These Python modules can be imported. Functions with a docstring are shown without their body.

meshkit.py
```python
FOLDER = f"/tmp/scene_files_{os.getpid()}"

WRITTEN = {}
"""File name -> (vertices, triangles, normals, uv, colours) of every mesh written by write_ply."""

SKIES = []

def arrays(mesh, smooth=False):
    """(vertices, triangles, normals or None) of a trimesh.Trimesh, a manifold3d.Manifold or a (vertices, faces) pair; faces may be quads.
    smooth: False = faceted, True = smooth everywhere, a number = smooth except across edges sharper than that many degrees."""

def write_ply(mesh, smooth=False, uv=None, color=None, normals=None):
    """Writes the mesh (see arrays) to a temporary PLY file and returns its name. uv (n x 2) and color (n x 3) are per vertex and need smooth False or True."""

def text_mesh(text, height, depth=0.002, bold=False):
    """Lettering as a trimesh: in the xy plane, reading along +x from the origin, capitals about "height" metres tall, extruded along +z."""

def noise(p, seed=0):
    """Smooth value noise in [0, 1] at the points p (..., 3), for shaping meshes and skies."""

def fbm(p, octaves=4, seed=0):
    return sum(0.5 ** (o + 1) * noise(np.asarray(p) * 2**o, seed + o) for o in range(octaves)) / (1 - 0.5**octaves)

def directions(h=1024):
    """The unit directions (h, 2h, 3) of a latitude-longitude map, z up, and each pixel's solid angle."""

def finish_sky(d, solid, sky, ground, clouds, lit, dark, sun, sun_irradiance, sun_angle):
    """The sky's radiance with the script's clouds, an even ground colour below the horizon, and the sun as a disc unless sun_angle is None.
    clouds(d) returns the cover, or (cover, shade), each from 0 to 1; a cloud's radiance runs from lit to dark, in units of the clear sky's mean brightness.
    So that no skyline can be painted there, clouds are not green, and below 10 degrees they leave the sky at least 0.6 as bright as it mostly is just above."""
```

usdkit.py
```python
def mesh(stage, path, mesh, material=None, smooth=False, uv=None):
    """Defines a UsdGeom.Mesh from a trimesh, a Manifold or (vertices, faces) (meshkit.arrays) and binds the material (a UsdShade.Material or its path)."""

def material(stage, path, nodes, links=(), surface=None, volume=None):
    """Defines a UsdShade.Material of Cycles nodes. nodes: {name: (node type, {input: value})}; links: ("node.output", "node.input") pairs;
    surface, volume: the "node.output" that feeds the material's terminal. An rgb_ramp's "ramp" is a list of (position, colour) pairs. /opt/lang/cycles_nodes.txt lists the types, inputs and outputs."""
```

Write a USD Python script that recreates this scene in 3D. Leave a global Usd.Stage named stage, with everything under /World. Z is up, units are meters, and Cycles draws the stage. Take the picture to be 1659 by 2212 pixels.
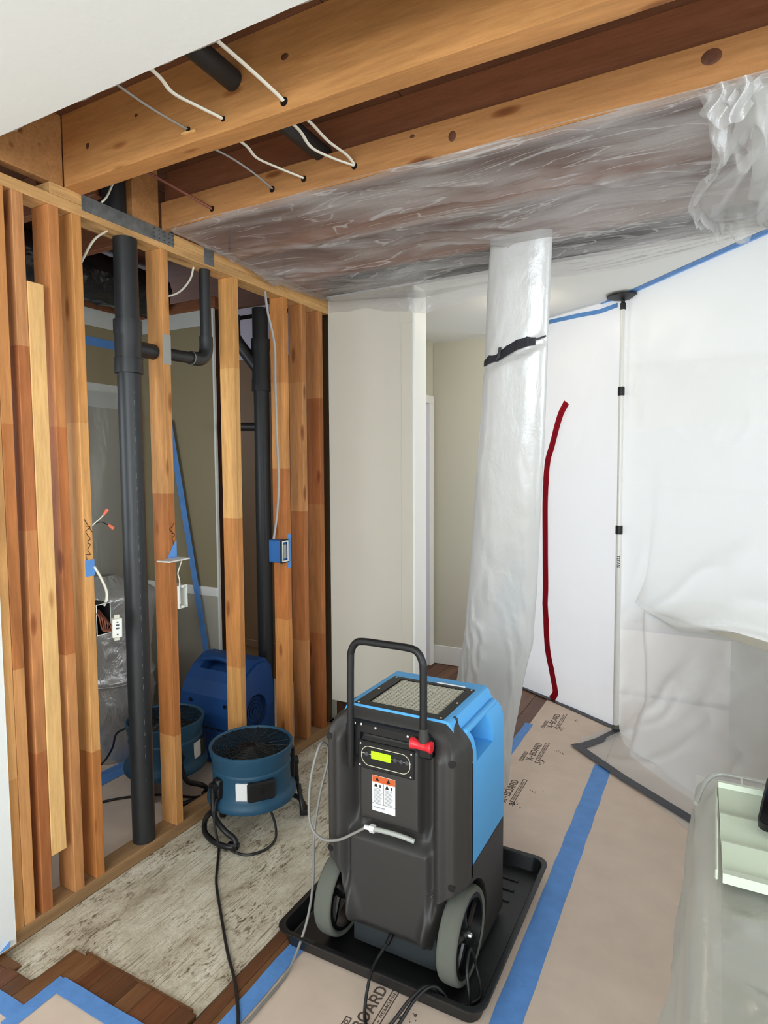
import math, numpy as np, trimesh, usdkit, meshkit
import manifold3d as m3
from shapely.geometry import Polygon, box as sbox
from pxr import Usd, UsdGeom, UsdLux, UsdShade, Gf, Sdf

stage = Usd.Stage.CreateInMemory()
UsdGeom.SetStageUpAxis(stage, 'Z')
UsdGeom.Xform.Define(stage, '/World')
UsdGeom.Scope.Define(stage, '/World/Looks')
V = np.array
rng = np.random.default_rng(7)

# ------------------------------------------------------------------ camera
CAM = V([1.988, 0.0, 1.55])
yaw, pitch, roll = 0.492067, -0.067729, -0.00488
cy, sy, cp, sp, cr, sr = math.cos(yaw), math.sin(yaw), math.cos(pitch), math.sin(pitch), math.cos(roll), math.sin(roll)
right, fwd, up = V([cy, sy, 0]), V([-sy, cy, 0]), V([0, 0, 1.0])
fwd, up = fwd * cp + up * sp, up * cp - fwd * sp
right, up = right * cr + up * sr, up * cr - right * sr
cam = UsdGeom.Camera.Define(stage, '/World/camera')
mt = np.eye(4); mt[0, :3], mt[1, :3], mt[2, :3], mt[3, :3] = right, up, -fwd, CAM
cam.AddTransformOp().Set(Gf.Matrix4d(mt.tolist()))
cam.CreateHorizontalApertureAttr(36.0); cam.CreateVerticalApertureAttr(36.0 * 2212 / 1659)
cam.CreateFocalLengthAttr(36.0 * 1334.7 / 1659)
cam.CreateClippingRangeAttr(Gf.Vec2f(0.02, 100))
cam.CreateExposureAttr(-0.62)

# ------------------------------------------------------------------ lights: daylight at the windows, a lamp in the back room, an added side room fill
def rect_light(name, pos, target, w, h, power, color):
    l = UsdLux.RectLight.Define(stage, '/World/' + name)
    l.CreateWidthAttr(w); l.CreateHeightAttr(h); l.CreateIntensityAttr(power); l.CreateColorAttr(Gf.Vec3f(*color))
    z = V(pos, float) - V(target, float); z /= np.linalg.norm(z)
    x = np.cross([0, 0, 1.0], z); x /= np.linalg.norm(x); y = np.cross(z, x)
    m = np.eye(4); m[0, :3], m[1, :3], m[2, :3], m[3, :3] = x, y, z, pos
    l.AddTransformOp().Set(Gf.Matrix4d(m.tolist()))
    l.GetPrim().SetCustomDataByKey('kind', 'structure')
    return l
DAY, COOL, WARM = (0.84, 0.935, 1.0), (0.74, 0.84, 1.0), (1.0, 0.86, 0.64)
rect_light('daylight_window_1', (4.78, 0.1, 1.45), (0, 0.1, 1.45), 2.6, 1.7, 8.0, DAY)        # right wall window
rect_light('daylight_window_2', (2.2, -3.18, 1.5), (2.2, 0, 1.5), 2.8, 1.8, 15.0, DAY)         # wall behind the camera
rect_light('daylight_window_3', (4.78, 3.6, 1.55), (0, 3.6, 1.55), 1.9, 1.3, 8.5, DAY)       # kitchen window behind the sheeting
rect_light('daylight_window_4', (2.1, 6.38, 1.0), (2.1, 0, 1.0), 1.9, 1.9, 6.0, COOL)       # glass door of the back room
rect_light('daylight_window_5', (-2.55, 3.2, 1.9), (0, 3.2, 1.9), 0.9, 0.7, 14.0, COOL)
rect_light('added_fill_6', (-0.70, 0.93, 1.55), (-0.70, 3.0, 1.35), 0.7, 0.9, 7.0, DAY)     # added fill light brightening the side room from its near end
#         # outer wall light above: small window of the far room
lamp = UsdLux.DiskLight.Define(stage, '/World/back_room_lamp'); lamp.CreateRadiusAttr(0.16); lamp.CreateIntensityAttr(60.0); lamp.CreateColorAttr(Gf.Vec3f(*WARM))
lamp.AddTranslateOp().Set(Gf.Vec3d(1.7, 5.2, 2.52)); lamp.GetPrim().SetCustomDataByKey('kind', 'structure')
dome = UsdLux.DomeLight.Define(stage, '/World/sky_dome'); dome.CreateIntensityAttr(0.5); dome.CreateColorAttr(Gf.Vec3f(0.8, 0.9, 1.0))

# ------------------------------------------------------------------ materials
def lin(*c):
    c = np.array(c, float) / 255
    return tuple(np.where(c <= 0.04045, c / 12.92, ((c + 0.055) / 1.055) ** 2.4))
MATS = {}
def mat(name, nodes, links=(), surface='p.BSDF'):
    MATS[name] = usdkit.material(stage, '/World/Looks/' + name, nodes, links, surface=surface)
    return MATS[name]
def plain(name, color, rough=0.5, spec=0.5, metallic=0.0, bump=None, vary=0.0, vscale=6.0, **kw):
    n = {'p': ('principled_bsdf', {'base_color': color, 'roughness': rough, 'specular_ior_level': spec, 'metallic': metallic, **kw})}
    L = []
    if bump or vary:
        n['tc'] = ('texture_coordinate', {})
    if bump:
        n['bn'] = ('noise_texture', {'scale': bump[0], 'detail': 4.0}); n['b'] = ('bump', {'strength': bump[1], 'distance': bump[2]})
        L += [('tc.object', 'bn.vector'), ('bn.fac', 'b.height'), ('b.normal', 'p.normal')]
    if vary:
        c = V(color)
        n['vn'] = ('noise_texture', {'scale': vscale, 'detail': 5.0, 'roughness': 0.6})
        n['vr'] = ('rgb_ramp', {'ramp': [(0.3, tuple(c * (1 - vary))), (0.7, tuple(np.minimum(c * (1 + vary), 1)))]})
        L += [('tc.object', 'vn.vector'), ('vn.fac', 'vr.fac'), ('vr.color', 'p.base_color')]
    return mat(name, n, L)

AXS = {'x': (1.2, 14, 14), 'y': (14, 1.2, 14), 'z': (14, 14, 1.2)}
def wood(name, base, axis='z', bands=None, knots=0.5, shift=0.0, rough=0.62, grain=0.27):
    c = V(base)
    dark, light = tuple(c * (1 - grain)), tuple(np.minimum(c * (1 + grain), 1))
    n = {'tc': ('texture_coordinate', {}),
         'mp': ('mapping', {'scale': AXS[axis], 'location': (shift * 3.1, shift * 5.7, shift * 1.9)}),
         'n1': ('noise_texture', {'scale': 1.0, 'detail': 3.0, 'roughness': 0.55, 'distortion': 1.2}),
         'r1': ('rgb_ramp', {'ramp': [(0.28, dark), (0.5, tuple(c)), (0.72, light)]}),
         'n2': ('noise_texture', {'scale': 7.0, 'detail': 5.0, 'roughness': 0.7}),
         'r2': ('rgb_ramp', {'ramp': [(0.32, (0.78, 0.72, 0.66)), (0.6, (1, 1, 1))]}),
         'm1': ('mix_color', {'blend_type': 'multiply', 'fac': 0.8}),
         'mk': ('mapping', {'scale': {'x': (3.2, 11, 11), 'y': (11, 3.2, 11), 'z': (11, 11, 3.2)}[axis], 'location': (shift * 7.3, shift * 2.2, shift * 4.7)}),
         'vk': ('voronoi_texture', {'scale': 1.0}),
         'rk': ('rgb_ramp', {'ramp': [(0.05, (0.30, 0.17, 0.10)), (0.11, (0.55, 0.38, 0.27)), (0.17, (1, 1, 1))]}),
         'm2': ('mix_color', {'blend_type': 'multiply', 'fac': knots}),
         'b': ('bump', {'strength': 0.25, 'distance': 0.002}),
         'p': ('principled_bsdf', {'roughness': rough, 'specular_ior_level': 0.3})}
    L = [('tc.object', 'mp.vector'), ('mp.vector', 'n1.vector'), ('mp.vector', 'n2.vector'), ('n1.fac', 'r1.fac'), ('n2.fac', 'r2.fac'),
         ('r1.color', 'm1.a'), ('r2.color', 'm1.b'), ('tc.object', 'mk.vector'), ('mk.vector', 'vk.vector'), ('vk.distance', 'rk.fac'),
         ('m1.result', 'm2.a'), ('rk.color', 'm2.b'), ('n2.fac', 'b.height'), ('b.normal', 'p.normal')]
    out = 'm2.result'
    if bands:                                  # finger-jointed lengths of different tone along the board
        n['sx'] = ('separate_xyz', {}); n['ms'] = ('math', {'math_type': 'divide', 'value2': 2.6})
        n['rb'] = ('rgb_ramp', {'ramp': [(z / 2.6, col) for z, col in bands], 'interpolate': False})
        n['m3'] = ('mix_color', {'blend_type': 'multiply', 'fac': 1.0})
        L += [('tc.object', 'sx.vector'), ('sx.z', 'ms.value1'), ('ms.value', 'rb.fac'), (out, 'm3.a'), ('rb.color', 'm3.b')]
        out = 'm3.result'
    L += [(out, 'p.base_color')]
    return mat(name, n, L)
LT, MD, RD, DK = (1.0, 1.0, 1.0), (0.88, 0.80, 0.72), (0.76, 0.58, 0.48), (0.5, 0.36, 0.28)
FIR = lin(216, 166, 108)

def sheet_mat(name, color, clear, translucent, scale=(6, 6, 6), bump=0.35, gloss=0.12, rough=0.28, dist=0.01, cloudy=None):
    """Thin polythene: part of the light goes straight through, part is scattered through, part is reflected."""
    n = {'tc': ('texture_coordinate', {}), 'mp': ('mapping', {'scale': scale}),
         'bn': ('noise_texture', {'scale': 1.0, 'detail': 5.0, 'roughness': 0.6, 'distortion': 0.7}), 'b': ('bump', {'strength': bump, 'distance': dist}),
         'd': ('diffuse_bsdf', {'color': color}), 't': ('translucent_bsdf', {'color': color}), 'g': ('glossy_bsdf', {'color': (0.9, 0.9, 0.9), 'roughness': rough}),
         'c': ('transparent_bsdf', {'color': (0.97, 0.97, 0.97)}),
         'm1': ('mix_closure', {'fac': translucent}), 'm2': ('mix_closure', {'fac': gloss}), 'm3': ('mix_closure', {'fac': clear})}
    L = [('tc.object', 'mp.vector'), ('mp.vector', 'bn.vector'), ('bn.fac', 'b.height'), ('b.normal', 'd.normal'), ('b.normal', 't.normal'), ('b.normal', 'g.normal'),
         ('d.BSDF', 'm1.closure1'), ('t.BSDF', 'm1.closure2'), ('m1.closure', 'm2.closure1'), ('g.BSDF', 'm2.closure2'), ('m2.closure', 'm3.closure1'), ('c.BSDF', 'm3.closure2')]
    if cloudy:                                 # film haze varies; streak highlights along creases painted in as milky lines
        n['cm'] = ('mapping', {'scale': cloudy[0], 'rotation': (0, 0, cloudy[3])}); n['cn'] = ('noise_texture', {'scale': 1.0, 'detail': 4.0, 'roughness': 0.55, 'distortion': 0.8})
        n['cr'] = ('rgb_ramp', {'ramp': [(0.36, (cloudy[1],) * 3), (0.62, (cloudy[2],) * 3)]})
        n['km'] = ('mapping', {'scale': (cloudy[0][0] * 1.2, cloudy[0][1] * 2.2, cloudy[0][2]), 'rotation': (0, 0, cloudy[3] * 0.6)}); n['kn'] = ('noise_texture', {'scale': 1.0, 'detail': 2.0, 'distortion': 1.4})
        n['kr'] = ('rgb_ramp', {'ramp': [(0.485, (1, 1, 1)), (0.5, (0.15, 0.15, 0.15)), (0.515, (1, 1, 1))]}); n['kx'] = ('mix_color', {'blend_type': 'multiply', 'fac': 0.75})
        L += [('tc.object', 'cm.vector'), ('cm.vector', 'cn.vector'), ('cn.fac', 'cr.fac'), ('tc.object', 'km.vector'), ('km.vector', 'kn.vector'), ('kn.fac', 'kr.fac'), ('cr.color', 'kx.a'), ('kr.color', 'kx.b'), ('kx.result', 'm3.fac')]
    return mat(name, n, L, surface='m3.closure')

plain('white_paint', lin(232, 232, 228), 0.6, 0.3, bump=(70, 0.12, 0.003))
plain('far_ceiling_paint', lin(238, 238, 234), 0.6, 0.3)
plain('beige_paint', lin(210, 203, 188), 0.6, 0.3, bump=(90, 0.06, 0.002))
plain('hall_paint', lin(206, 200, 180), 0.6, 0.3)
plain('olive_paint', lin(150, 137, 108), 0.6, 0.3)
plain('dado_paint', lin(190, 184, 168), 0.6, 0.3)
plain('brown_paint', lin(140, 110, 78), 0.65, 0.3)
plain('lavender_paint', lin(220, 215, 228), 0.6, 0.3)
plain('joint_compound', lin(205, 205, 198), 0.7, 0.2, vary=0.05)
plain('gypsum_edge', lin(235, 235, 228), 0.8, 0.2)
plain('gypsum_core', lin(150, 142, 130), 0.9, 0.1, vary=0.12, vscale=30)
plain('trim_white', lin(245, 243, 236), 0.45, 0.4)
plain('blue_tape', lin(94, 144, 208), 0.6, 0.3, bump=(60, 0.25, 0.004), vary=0.1, vscale=14)
plain('black_tape', lin(38, 38, 44), 0.45, 0.5, bump=(40, 0.3, 0.004))
plain('red_zip', lin(150, 8, 30), 0.7, 0.2, bump=(300, 0.3, 0.002))
plain('pipe_black', lin(32, 33, 34), 0.44, 0.5, vary=0.15, vscale=20)
plain('print_grey', lin(150, 148, 142), 0.7)
plain('print_faint', lin(92, 92, 90), 0.7)
plain('cable_white', lin(228, 224, 208), 0.5)
plain('cable_grey', lin(150, 148, 145), 0.5)
plain('hose_stub_grey', lin(168, 170, 162), 0.3)
plain('hose_grey', lin(132, 129, 124), 0.45)
plain('cord_black', lin(26, 26, 28), 0.45, 0.5)
plain('copper_brown', lin(120, 66, 48), 0.6)
plain('steel_strap', lin(120, 124, 124), 0.45, 0.5, 0.55, vary=0.35, vscale=18)
plain('steel_dark', lin(60, 60, 58), 0.6)
plain('screw_steel', lin(225, 225, 225), 0.25, 0.5, 1.0)
plain('shell_dark', lin(54, 52, 50), 0.5, 0.4, bump=(500, 0.25, 0.001))
plain('shell_black', lin(22, 22, 23), 0.45, 0.4)
plain('base_dark', lin(48, 52, 54), 0.55, 0.4)
plain('shell_blue', lin(86, 168, 228), 0.5, 0.35, bump=(350, 0.15, 0.001), vary=0.05, vscale=3)
plain('fan_blue', lin(34, 74, 98), 0.5, 0.4, bump=(300, 0.15, 0.001), vary=0.08)
plain('blower_blue', lin(26, 70, 128), 0.5, 0.4, vary=0.1)
plain('tire_grey', lin(98, 100, 92), 0.85, 0.2, bump=(120, 0.3, 0.002))
plain('tray_black', lin(24, 24, 25), 0.42, 0.5, bump=(220, 0.25, 0.001))
plain('mesh_steel', lin(205, 200, 182), 0.45, 0.5, 0.1)
plain('red_plastic', lin(214, 36, 48), 0.35)
plain('orange_label', lin(206, 92, 40), 0.5)
plain('label_white', lin(226, 226, 224), 0.5)
plain('label_ink', lin(70, 72, 78), 0.6)
plain('label_line', lin(150, 152, 156), 0.6)
plain('panel_ink', lin(210, 206, 180), 0.5)
plain('wire_nut', lin(226, 112, 82), 0.5)
plain('box_white', lin(224, 224, 216), 0.5)
plain('box_blue', lin(36, 96, 160), 0.45)
plain('pole_white', lin(226, 224, 218), 0.35, 0.5, 0.1)
plain('duct_black', lin(30, 32, 34), 0.25, 0.6, bump=(16, 0.6, 0.02))
plain('print_ink', lin(98, 86, 78), 0.8, 0.1, vary=0.35, vscale=60)
plain('cover_white', lin(190, 199, 178), 0.4, 0.4)
plain('phone_black', lin(14, 14, 16), 0.35)
plain('phone_glass', lin(10, 7, 8), 0.08)
plain('void_dark', lin(30, 22, 16), 0.9, 0.1)
mat('display_green', {'p': ('principled_bsdf', {'base_color': lin(150, 210, 10), 'emission_color': lin(196, 255, 0), 'emission_strength': 0.8})})
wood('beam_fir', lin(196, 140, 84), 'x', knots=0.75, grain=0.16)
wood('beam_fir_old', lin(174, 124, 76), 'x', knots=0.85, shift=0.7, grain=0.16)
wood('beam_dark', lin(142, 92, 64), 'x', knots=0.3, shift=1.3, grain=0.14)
wood('plate_fir', lin(206, 160, 104), 'y', knots=0.4)
wood('sole_fir', lin(150, 116, 80), 'y', knots=0.2, grain=0.3)
wood('subfloor_ply', lin(112, 74, 52), 'x', knots=0.1, grain=0.2)
wood('plank_brown', lin(100, 66, 44), 'y', knots=0.0, grain=0.3, rough=0.4)
wood('plank_brown_light', lin(118, 82, 54), 'y', knots=0.0, grain=0.3, shift=2.2, rough=0.4)
wood('plank_rust', lin(108, 68, 44), 'y', knots=0.0, grain=0.35, shift=4.1, rough=0.4)
wood('board_yellow', lin(232, 186, 122), 'z', knots=0.7, shift=0.4, grain=0.12)
wood('gap_shade_wood', lin(70, 42, 26), 'z', knots=0.2)  # wood darkened to imitate the shade inside open wall gaps
# glue-stained underlayment: pale sheet with dark scraped streaks
mat('underlayment', {'tc': ('texture_coordinate', {}), 'm1': ('mapping', {'scale': (9, 5, 5)}), 'n1': ('noise_texture', {'scale': 1.0, 'detail': 6.0, 'roughness': 0.62, 'distortion': 0.4}),
    'r1': ('rgb_ramp', {'ramp': [(0.30, lin(170, 157, 135)), (0.44, lin(204, 194, 172)), (0.56, lin(218, 210, 190)), (0.72, lin(228, 222, 206))]}),
    'm2': ('mapping', {'scale': (85, 30, 30)}), 'n2': ('noise_texture', {'scale': 1.0, 'detail': 5.0, 'roughness': 0.7, 'distortion': 0.5}),
    'r2': ('rgb_ramp', {'ramp': [(0.36, (0.30, 0.25, 0.21)), (0.43, (0.60, 0.55, 0.50)), (0.475, (1, 1, 1))]}),
    'n3': ('noise_texture', {'scale': 4.5, 'detail': 4.0, 'roughness': 0.6}), 'r3': ('rgb_ramp', {'ramp': [(0.44, (0.10, 0.10, 0.10)), (0.56, (1, 1, 1))]}),
    'n4': ('noise_texture', {'scale': 150.0, 'detail': 2.0}), 'r4': ('rgb_ramp', {'ramp': [(0.3, (0.82, 0.80, 0.78)), (0.6, (1, 1, 1))]}),
    'm5': ('mapping', {'scale': (240, 6, 30)}), 'n5': ('noise_texture', {'scale': 1.0, 'detail': 2.0}), 'r5': ('rgb_ramp', {'ramp': [(0.36, (0.42, 0.37, 0.33)), (0.40, (1, 1, 1))]}),
    'mx': ('mix_color', {'blend_type': 'multiply'}), 'my': ('mix_color', {'blend_type': 'multiply', 'fac': 1.0}), 'mz': ('mix_color', {'blend_type': 'multiply', 'fac': 0.7}), 'b': ('bump', {'strength': 0.5, 'distance': 0.003}), 'p': ('principled_bsdf', {'roughness': 0.8, 'specular_ior_level': 0.2})},
    [('tc.object', 'm1.vector'), ('m1.vector', 'n1.vector'), ('n1.fac', 'r1.fac'), ('tc.object', 'm2.vector'), ('m2.vector', 'n2.vector'), ('n2.fac', 'r2.fac'),
     ('tc.object', 'n3.vector'), ('n3.fac', 'r3.fac'), ('r3.color', 'mx.fac'), ('r1.color', 'mx.a'), ('r2.color', 'mx.b'), ('tc.object', 'n4.vector'), ('n4.fac', 'r4.fac'), ('mx.result', 'my.a'), ('r4.color', 'my.b'),
     ('tc.object', 'm5.vector'), ('m5.vector', 'n5.vector'), ('n5.fac', 'r5.fac'), ('my.result', 'mz.a'), ('r5.color', 'mz.b'), ('mz.result', 'p.base_color'), ('n2.fac', 'b.height'), ('b.normal', 'p.normal')])
plain('board_paper', lin(212, 192, 175), 0.75, 0.2, bump=(25, 0.1, 0.003), vary=0.05, vscale=9)
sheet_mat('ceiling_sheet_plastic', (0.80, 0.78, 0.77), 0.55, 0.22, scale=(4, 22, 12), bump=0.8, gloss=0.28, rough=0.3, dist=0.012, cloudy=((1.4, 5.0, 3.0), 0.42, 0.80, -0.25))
sheet_mat('hem_plastic', (0.85, 0.84, 0.82), 0.45, 0.3, scale=(9, 9, 9), bump=0.4, gloss=0.1, rough=0.3)
sheet_mat('gather_plastic', (0.85, 0.85, 0.83), 0.55, 0.4, scale=(9, 9, 9), bump=0.6, gloss=0.18, rough=0.25)
sheet_mat('wall_sheet_plastic', (0.83, 0.83, 0.81), 0.08, 0.55, scale=(3, 3, 2.5), bump=0.2, gloss=0.06, rough=0.4)
sheet_mat('zip_sheet_plastic', (0.78, 0.78, 0.785), 0.03, 0.6, scale=(3, 3, 2), bump=0.15, gloss=0.05, rough=0.4)
sheet_mat('roll_plastic', (0.70, 0.69, 0.67), 0.02, 0.3, scale=(9, 9, 4), bump=0.35, gloss=0.12, rough=0.25)
sheet_mat('clear_sheet_plastic', (0.72, 0.74, 0.70), 0.5, 0.4, scale=(8, 8, 4), bump=0.5, gloss=0.2, rough=0.2)
sheet_mat('table_plastic', (0.56, 0.57, 0.52), 0.30, 0.4, scale=(7, 5, 5), bump=0.5, gloss=0.16, rough=0.22)
sheet_mat('tank_plastic', (0.55, 0.54, 0.51), 0.1, 0.3, scale=(9, 9, 7), bump=0.8, gloss=0.3, rough=0.22, dist=0.02)

# ------------------------------------------------------------------ object helpers
USED = {}
def numbered(parent, name):
    k = (parent, name); USED[k] = USED.get(k, -1) + 1
    return f'{parent}/{name}' + (f'_{USED[k]:03d}' if USED[k] else '')
ORG = {}
def thing(name, label, cat, loc=(0, 0, 0), group=None, kind=None):
    p = numbered('/World', name)
    x = UsdGeom.Xform.Define(stage, p); x.AddTranslateOp().Set(Gf.Vec3d(*map(float, loc)))
    ORG[p] = V(loc, float)
    pr = x.GetPrim()
    if label: pr.SetCustomDataByKey('label', label); pr.SetCustomDataByKey('category', cat)
    if group: pr.SetCustomDataByKey('group', group)
    if kind: pr.SetCustomDataByKey('kind', kind)
    return p
def obj(name, mesh, material, parent='/World', smooth=False, label=None, cat=None, group=None, kind=None):
    """One Mesh prim, authored in world coordinates and stored relative to its thing's base."""
    p = numbered(parent, name)
    if hasattr(mesh, 'to_mesh') or isinstance(mesh, (tuple, list)):
        v, f, _ = meshkit.arrays(mesh); mesh = trimesh.Trimesh(v, f, process=False)
    o = ORG.get(parent, V([0, 0, 0.]))
    if parent != '/World' and parent not in ORG:
        o = ORG.get('/'.join(parent.split('/')[:3]), V([0, 0, 0.]))
    if np.any(o): mesh = mesh.copy(); mesh.apply_translation(-o)
    g = usdkit.mesh(stage, p, mesh, MATS[material], smooth=smooth)
    pr = g.GetPrim()
    for k, val in (('label', label), ('category', cat), ('group', group), ('kind', kind)):
        if val: pr.SetCustomDataByKey(k, val)
    return p
cat_ = trimesh.util.concatenate
def bx(x0, x1, y0, y1, z0, z1):
    b = trimesh.creation.box((abs(x1 - x0), abs(y1 - y0), abs(z1 - z0))); b.apply_translation(((x0 + x1) / 2, (y0 + y1) / 2, (z0 + z1) / 2)); return b
def cbx(x0, x1, y0, y1, z0, z1, r=0.003):
    """Box with chamfered edges."""
    pts = []
    for sx, x in ((1, x0), (-1, x1)):
        for s2, y in ((1, y0), (-1, y1)):
            for s3, z in ((1, z0), (-1, z1)):
                pts += [(x + sx * r, y + s2 * r, z), (x + sx * r, y, z + s3 * r), (x, y + s2 * r, z + s3 * r)]
    return trimesh.convex.convex_hull(V(pts))
def rbx(x0, x1, y0, y1, z0, z1, r=0.02, seg=12):
    """Box with round edges (hull of spheres)."""
    s = m3.Manifold.sphere(r, seg)
    return m3.Manifold.batch_hull([s.translate((x, y, z)) for x in (x0 + r, x1 - r) for y in (y0 + r, y1 - r) for z in (z0 + r, z1 - r)])
def T(m):
    v, f, _ = meshkit.arrays(m); return trimesh.Trimesh(v, f, process=False)
def spline(pts, n=8):
    P = V(pts, float); P = np.vstack([2 * P[0] - P[1], P, 2 * P[-1] - P[-2]]); out = []
    for i in range(1, len(P) - 2):
        for t in np.linspace(0, 1, n, endpoint=False):
            a, b, c, d = P[i - 1:i + 3]
            out.append(0.5 * (2 * b + (c - a) * t + (2 * a - 5 * b + 4 * c - d) * t * t + (3 * b - a - 3 * c + d) * t ** 3))
    return V(out + [P[-2]])
def tube(pts, r, n=10, smooth=6, flat=1.0):
    P = spline(pts, smooth) if smooth else V(pts, float)
    r = np.full(len(P), r) if np.ndim(r) == 0 else np.interp(np.linspace(0, 1, len(P)), np.linspace(0, 1, len(r)), r)
    tg = np.gradient(P, axis=0); tg /= np.linalg.norm(tg, axis=1, keepdims=True)
    a = np.cross(tg[0], [0, 0, 1.0])
    if np.linalg.norm(a) < 1e-3: a = np.cross(tg[0], [1.0, 0, 0])
    a /= np.linalg.norm(a); vs = []
    for p, t, q in zip(P, tg, r):
        a = a - t * a.dot(t); a /= np.linalg.norm(a); b = np.cross(t, a)
        for k in range(n):
            th = 2 * math.pi * k / n
            vs.append(p + q * (math.cos(th) * a + flat * math.sin(th) * b))
    m, fs = len(P), []
    for i in range(m - 1):
        for k in range(n):
            A, B = i * n + k, i * n + (k + 1) % n
            fs += [(A, B, B + n), (A, B + n, A + n)]
    vs += [P[0], P[-1]]
    for k in range(n):
        fs += [(m * n, (k + 1) % n, k), (m * n + 1, (m - 1) * n + k, (m - 1) * n + (k + 1) % n)]
    return trimesh.Trimesh(V(vs), V(fs), process=False)
def cyl(p, q, r, n=24):
    return tube([p, q], r, n, 0)
def lathe(profile, center, n=40):
    pr = V(profile, float); vs, fs = [], []
    for k in range(n):
        a = 2 * math.pi * k / n
        vs += [(center[0] + r * math.cos(a), center[1] + r * math.sin(a), center[2] + z) for r, z in pr]
    m = len(pr)
    for k in range(n):
        for i in range(m - 1):
            A, B = k * m + i, ((k + 1) % n) * m + i
            fs += [(A, B, B + 1), (A, B + 1, A + 1)]
    return trimesh.Trimesh(V(vs), V(fs), process=False)
def lathe_x(profile, center, n=40):
    """profile of (radius, offset along x)"""
    t = lathe(profile, (0, 0, 0), n); v = t.vertices.copy()
    t.vertices = np.stack([v[:, 2], v[:, 0], v[:, 1]], 1) + V(center); return t
def grid(fn, nu, nv):
    """Surface fn(u, v) over the unit square."""
    u, v = np.meshgrid(np.linspace(0, 1, nu), np.linspace(0, 1, nv), indexing='ij')
    P = fn(u, v).reshape(-1, 3)
    i, j = np.meshgrid(np.arange(nu - 1), np.arange(nv - 1), indexing='ij'); a = (i * nv + j).ravel()
    return trimesh.Trimesh(P, np.vstack([np.stack([a, a + nv, a + nv + 1], 1), np.stack([a, a + nv + 1, a + 1], 1)]), process=False)
def prism(poly, axis, a, b):
    """Polygon extruded along an axis: for 'x' the polygon is (y, z), for 'y' (x, z), for 'z' (x, y)."""
    m = trimesh.creation.extrude_polygon(poly if isinstance(poly, Polygon) else Polygon(poly), b - a, engine='earcut'); v = m.vertices.copy(); h = v[:, 2] + a
    m.vertices = {'x': np.stack([h, v[:, 0], v[:, 1]], 1), 'y': np.stack([v[:, 0], h, v[:, 1]], 1), 'z': np.stack([v[:, 0], v[:, 1], h], 1)}[axis]
    m.fix_normals(); return m
def ribbon(pts, width, side, th=0.0006, smooth=0, lift=(0, 0, 0)):
    """Thin tape along a path; side is the direction of its width."""
    P = (spline(pts, smooth) if smooth else V(pts, float)) + V(lift, float); s = V(side, float)
    if s.ndim == 1: s = np.tile(s / np.linalg.norm(s), (len(P), 1))
    tg = np.gradient(P, axis=0); nn = np.cross(tg, s); nn /= np.linalg.norm(nn, axis=1, keepdims=True)
    w = np.full(len(P), width) if np.ndim(width) == 0 else V(width)
    rows = [np.stack([P - s * w[:, None] / 2 + nn * k * th / 2, P + s * w[:, None] / 2 + nn * k * th / 2], 1) for k in (-1, 1)]
    n = len(P); vs = np.concatenate([rows[0].reshape(-1, 3), rows[1].reshape(-1, 3)]); fs = []
    for i in range(n - 1):
        a, b, c, d = 2 * i, 2 * i + 1, 2 * i + 2, 2 * i + 3; o = 2 * n
        fs += [(a, b, d), (a, d, c), (a + o, d + o, b + o), (a + o, c + o, d + o), (a, c, c + o), (a, c + o, a + o), (b, d + o, d), (b, b + o, d + o)]
    return trimesh.Trimesh(vs, V(fs), process=False)
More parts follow.
